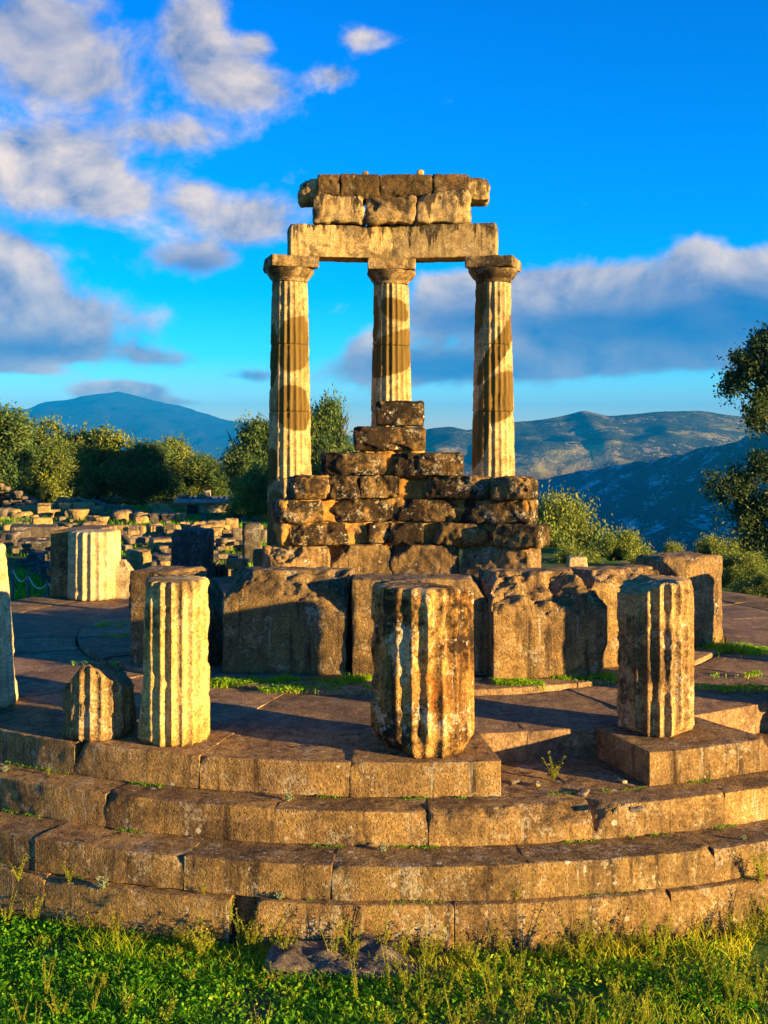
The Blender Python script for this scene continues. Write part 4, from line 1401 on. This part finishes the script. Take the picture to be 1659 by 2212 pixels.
# grass tufts at the foot of the inner wall blocks and in paving joints
parts = []
for (u0, u1, vb, n, hmax, dz) in [(455, 800, 1470, 2600, .10, .03), (1030, 1175, 1476, 1500, .11, .03), (1180, 1330, 1462, 900, .09, .03), (1500, 1659, 1400, 1600, .12, .12),
                                  (1500, 1640, 1450, 700, .07, .02), (560, 800, 1483, 900, .05, .02), (210, 300, 1350, 500, .06, .08), (220, 300, 1372, 500, .06, .05), (150, 460, 1432, 500, .05, .02), (1270, 1330, 1556, 260, .05, .02), (1500, 1659, 1482, 400, .05, .01)]:
    Y = ydist(vb, S + .05)
    x = (r.uniform(u0, u1, n) - U0) / F * Y
    y = Y + r.normal(size=n) * (.05 + dz)
    zz = np.full(n, S + .0)
    kp = fbm(np.stack([x * 2.2, y * 4, 0 * x + u0], 1), 3) > -.12
    x, y, zz = x[kp], y[kp], zz[kp]
    n = len(x)
    hh = r.uniform(.01, hmax * .8, n) * (.6 + .8 * np.clip(fbm(np.stack([x * 3, y * 3, 0 * x], 1), 2) + .3, 0, 1))
    parts.append(blades(x, y, zz + .01, hh + .015, r.uniform(.005, .010, n), .8, int(u0), np.clip(.55 + .28 * r.normal(size=n), 0, 1)))
    parts.append(clover(x, y, zz + .03 + hh * .6, r.uniform(.010, .02, n), int(u1), np.clip(.45 + .2 * r.normal(size=n), 0, 1)))
v, f, t = merge(parts)
tag(add('grass', make_mesh('grass', v, f, M_grass, False, {'tint': t})), 'grass tufts at the foot of the inner wall blocks and in the paving joints', 'grass', kind='stuff')

# moss in the angles of the steps
parts = []
for (rr, zz, n) in [(R_A, Z2, 2200), (R_2, Z3, 2200), (R_3, Z4, 1500)]:
    a = np.radians(r.uniform(-32, 32, n))
    on = fbm(np.stack([a * 22, 0 * a + rr, 0 * a], 1), 3) > .22
    a = a[on]
    q = rr + .012 + np.abs(r.normal(size=len(a))) * .012
    x, y = CX + q * np.sin(a), CY - q * np.cos(a)
    parts.append(clover(x, y, np.full(len(a), zz) + r.uniform(.0, .02, len(a)), r.uniform(.005, .012, len(a)), int(rr * 10), np.clip(.25 + .2 * r.normal(size=len(a)), 0, .7)))
v, f, t = merge(parts)
tag(add('moss', make_mesh('moss', v, f, M_grass, False, {'tint': t})), 'thin line of moss in the angles of the steps', 'moss', kind='stuff')


def weed_mesh(key, stems, h, leafn, size, mat, seed, spread=.5):
    rr = np.random.default_rng(seed)
    V_, F_, T_, st = [], [], [], 0
    for s_ in range(stems):
        a = rr.random() * 6.283
        sp = spread * (.3 + rr.random() * .8)
        hh = h * (.5 + .6 * rr.random())
        p = [np.array([0, 0, -.02]), np.array([math.cos(a) * sp * hh * .35, math.sin(a) * sp * hh * .35, hh * .5]), np.array([math.cos(a) * sp * hh, math.sin(a) * sp * hh, hh])]
        pts = [(1 - t_) ** 2 * p[0] + 2 * t_ * (1 - t_) * p[1] + t_ * t_ * p[2] for t_ in np.linspace(0, 1, 6)]
        v, f = tube(pts, [.0035, .0032, .003, .0025, .002, .001], 3)
        f = np.concatenate([f[:, [0, 1, 2]], f[:, [0, 2, 3]]])
        V_.append(v); F_.append(f + st); T_.append(np.full(len(v), .75)); st += len(v)
        n = leafn
        t_ = .12 + .88 * rr.random(n)
        c = np.stack([np.interp(t_, np.linspace(0, 1, 6), [q[k] for q in pts]) for k in range(3)], 1)
        c += rr.normal(size=(n, 3)) * size * .9
        v, f, tt_ = clover(c[:, 0], c[:, 1], c[:, 2], size * (.6 + .6 * rr.random(n)), seed + s_, np.clip(.45 + .25 * rr.normal(size=n), 0, 1))
        V_.append(v); F_.append(f + st); T_.append(tt_); st += len(v)
    return make_mesh(key, np.concatenate(V_), np.concatenate(F_), mat, False, {'tint': np.concatenate(T_)})


WEED = [weed_mesh('weed', 6 + k, .22 + .03 * k, 34, .012, M_weed, 40 + k) for k in range(4)]
TALL = [weed_mesh('tall_weed', 5, .42, 38, .011, M_weed, 60 + k, .35) for k in range(3)]
ROS = [weed_mesh('rosette', 26, .075, 6, .014, M_silver, 80 + k, 1.1) for k in range(2)]


def plant(me, x, y, z, s, label, group, name='weed', cat='weed'):
    o = add(name, me, None, (x, y, z), random.uniform(0, 6.28))
    o.scale = (s, s, s * random.uniform(.85, 1.15))
    return tag(o, label, cat, group)


# weeds along the foot of the steps
for k in range(90):
    a = math.radians(random.triangular(-24, 25, 14) if k % 3 else random.uniform(-24, 25))
    q = R_4 + abs(random.gauss(.02, .16)) + .03
    x, y = CX + q * math.sin(a), CY - q * math.cos(a)
    plant(random.choice(WEED + TALL[:1]), x, y, float(gz(np.array([x]), np.array([y]))[0]), random.uniform(.4, 1.0), 'leafy yellow-green weed growing at the foot of the lowest step', 'weeds along the lowest step')
for k in range(170):
    x, y = random.uniform(-2.6, 3.1), random.uniform(6.9, 8.1)
    if x < -.2 and random.random() < .75:
        continue
    plant(random.choice(WEED + TALL), x, y, float(gz(np.array([x]), np.array([y]))[0]), random.uniform(.35, .8), 'thin yellowing weed standing in the lawn', 'weeds in the lawn')
for (u_, vb, zz, s_, lab) in [(1195, 1684, Z2, .75, 'reddish-tipped weed growing on the floor of the missing block gap'), (500, 1985, Z4, .55, 'leafy weed on the broken lowest step joint'),
                              (150, 1905, Z4, .6, 'yellow weed on the lowest step below the pale drum'), (40, 1900, Z4, .8, 'tall thin weed on the lowest step end'),
                              (905, 1945, Z4, .45, 'small weed on the lowest step under the rust-stained drum'), (1113, 1945, Z4, .5, 'small tufted weed on the lowest step by an open joint'),
                              (440, 1932, Z4, .35, 'tiny leafy weed on the lowest step between two rosettes'), (1645, 1905, Z4, .9, 'tall weed on the lowest step below the detached slab'),
                              (105, 1675, Z2, .3, 'tiny weed in the angle under the top step'), (745, 1722, Z2, .22, 'tiny green sprout under the top step edge'), (1530, 1395, S + .03, .9, 'reddish weed at the foot of the tall slab'), (1560, 1400, S + .03, .7, 'yellow weed in the paving past the tall slab')]:
    Y = ydist(vb, zz)
    plant(random.choice(WEED), (u_ - U0) / F * Y, Y, zz, s_ * 1.0, lab, 'weeds on the platform')
for (u_, vb, zz, s_, lab) in [(222, 1916, Z4, .95, 'large silvery rosette plant on the lowest step'), (622, 1728, Z2, .75, 'silvery rosette under the top step edge'), (828, 1838, Z3, .75, 'silvery rosette on the third step'),
                              (603, 1944, Z4, .7, 'silvery rosette on the lowest step near the broken joint'), (10, 1668, Z2, .6, 'yellowish rosette under the top step, far from the drums'), (1605, 1815, Z3, .5, 'small silvery rosette on the third step below the detached slab')]:
    Y = ydist(vb, zz)
    plant(ROS[int(u_) % 2], (u_ - U0) / F * Y, Y, zz + .002, s_, lab, 'silvery rosettes on the steps', 'rosette_plant', 'plant')

# small stones in the gap and on the treads
for (u_, vb, zz, sx, lab) in [(1345, 1690, Z2, .10, 'white marble chip on the floor of the missing block gap'), (1160, 1697, Z2, .09, 'pale chip lying beside the reddish weed'), (1375, 1752, Z2, .12, 'dark chip on the chipped edge of the second step'),
                              (1260, 1715, Z2, .16, 'thin golden flake on the second step'), (1110, 1692, Z2, .10, 'dark splinter on the floor of the missing block gap')]:
    Y = ydist(vb, zz)
    v, f = rock_box((sx, sx * .5, .03), .012, .01, 1.4, .006, 14, .002, 40)
    tag(add('stone_chip', make_mesh('stone_chip', v, f, M_white if 'white' in lab or 'pale' in lab else M_rubble), None, ((u_ - U0) / F * Y, Y, zz + .014), random.uniform(0, 3)), lab, 'stone', 'chips on the platform')

# ------------------------------------------------------------------ air
hv = np.array([[sx * 16500., yy, zz] for sx in (-1, 1) for yy in (-500., 18000.) for zz in (-470., 560.)])
hf = np.array([[0, 1, 3, 2], [4, 6, 7, 5], [0, 4, 5, 1], [2, 3, 7, 6], [0, 2, 6, 4], [1, 5, 7, 3]])
hm = bpy.data.materials.new('haze')
hm.use_nodes = True
t = NT(hm.node_tree)
pv = t.n('ShaderNodeVolumePrincipled')
pv.inputs['Color'].default_value = (.005, .36, 1.0, 1)
pv.inputs['Density'].default_value = 8.5e-5
o = t.n('ShaderNodeOutputMaterial')
t.put(o.inputs[1], pv.outputs[0])
tag(add('haze', make_mesh('haze', hv, hf, hm, False)), kind='stuff')
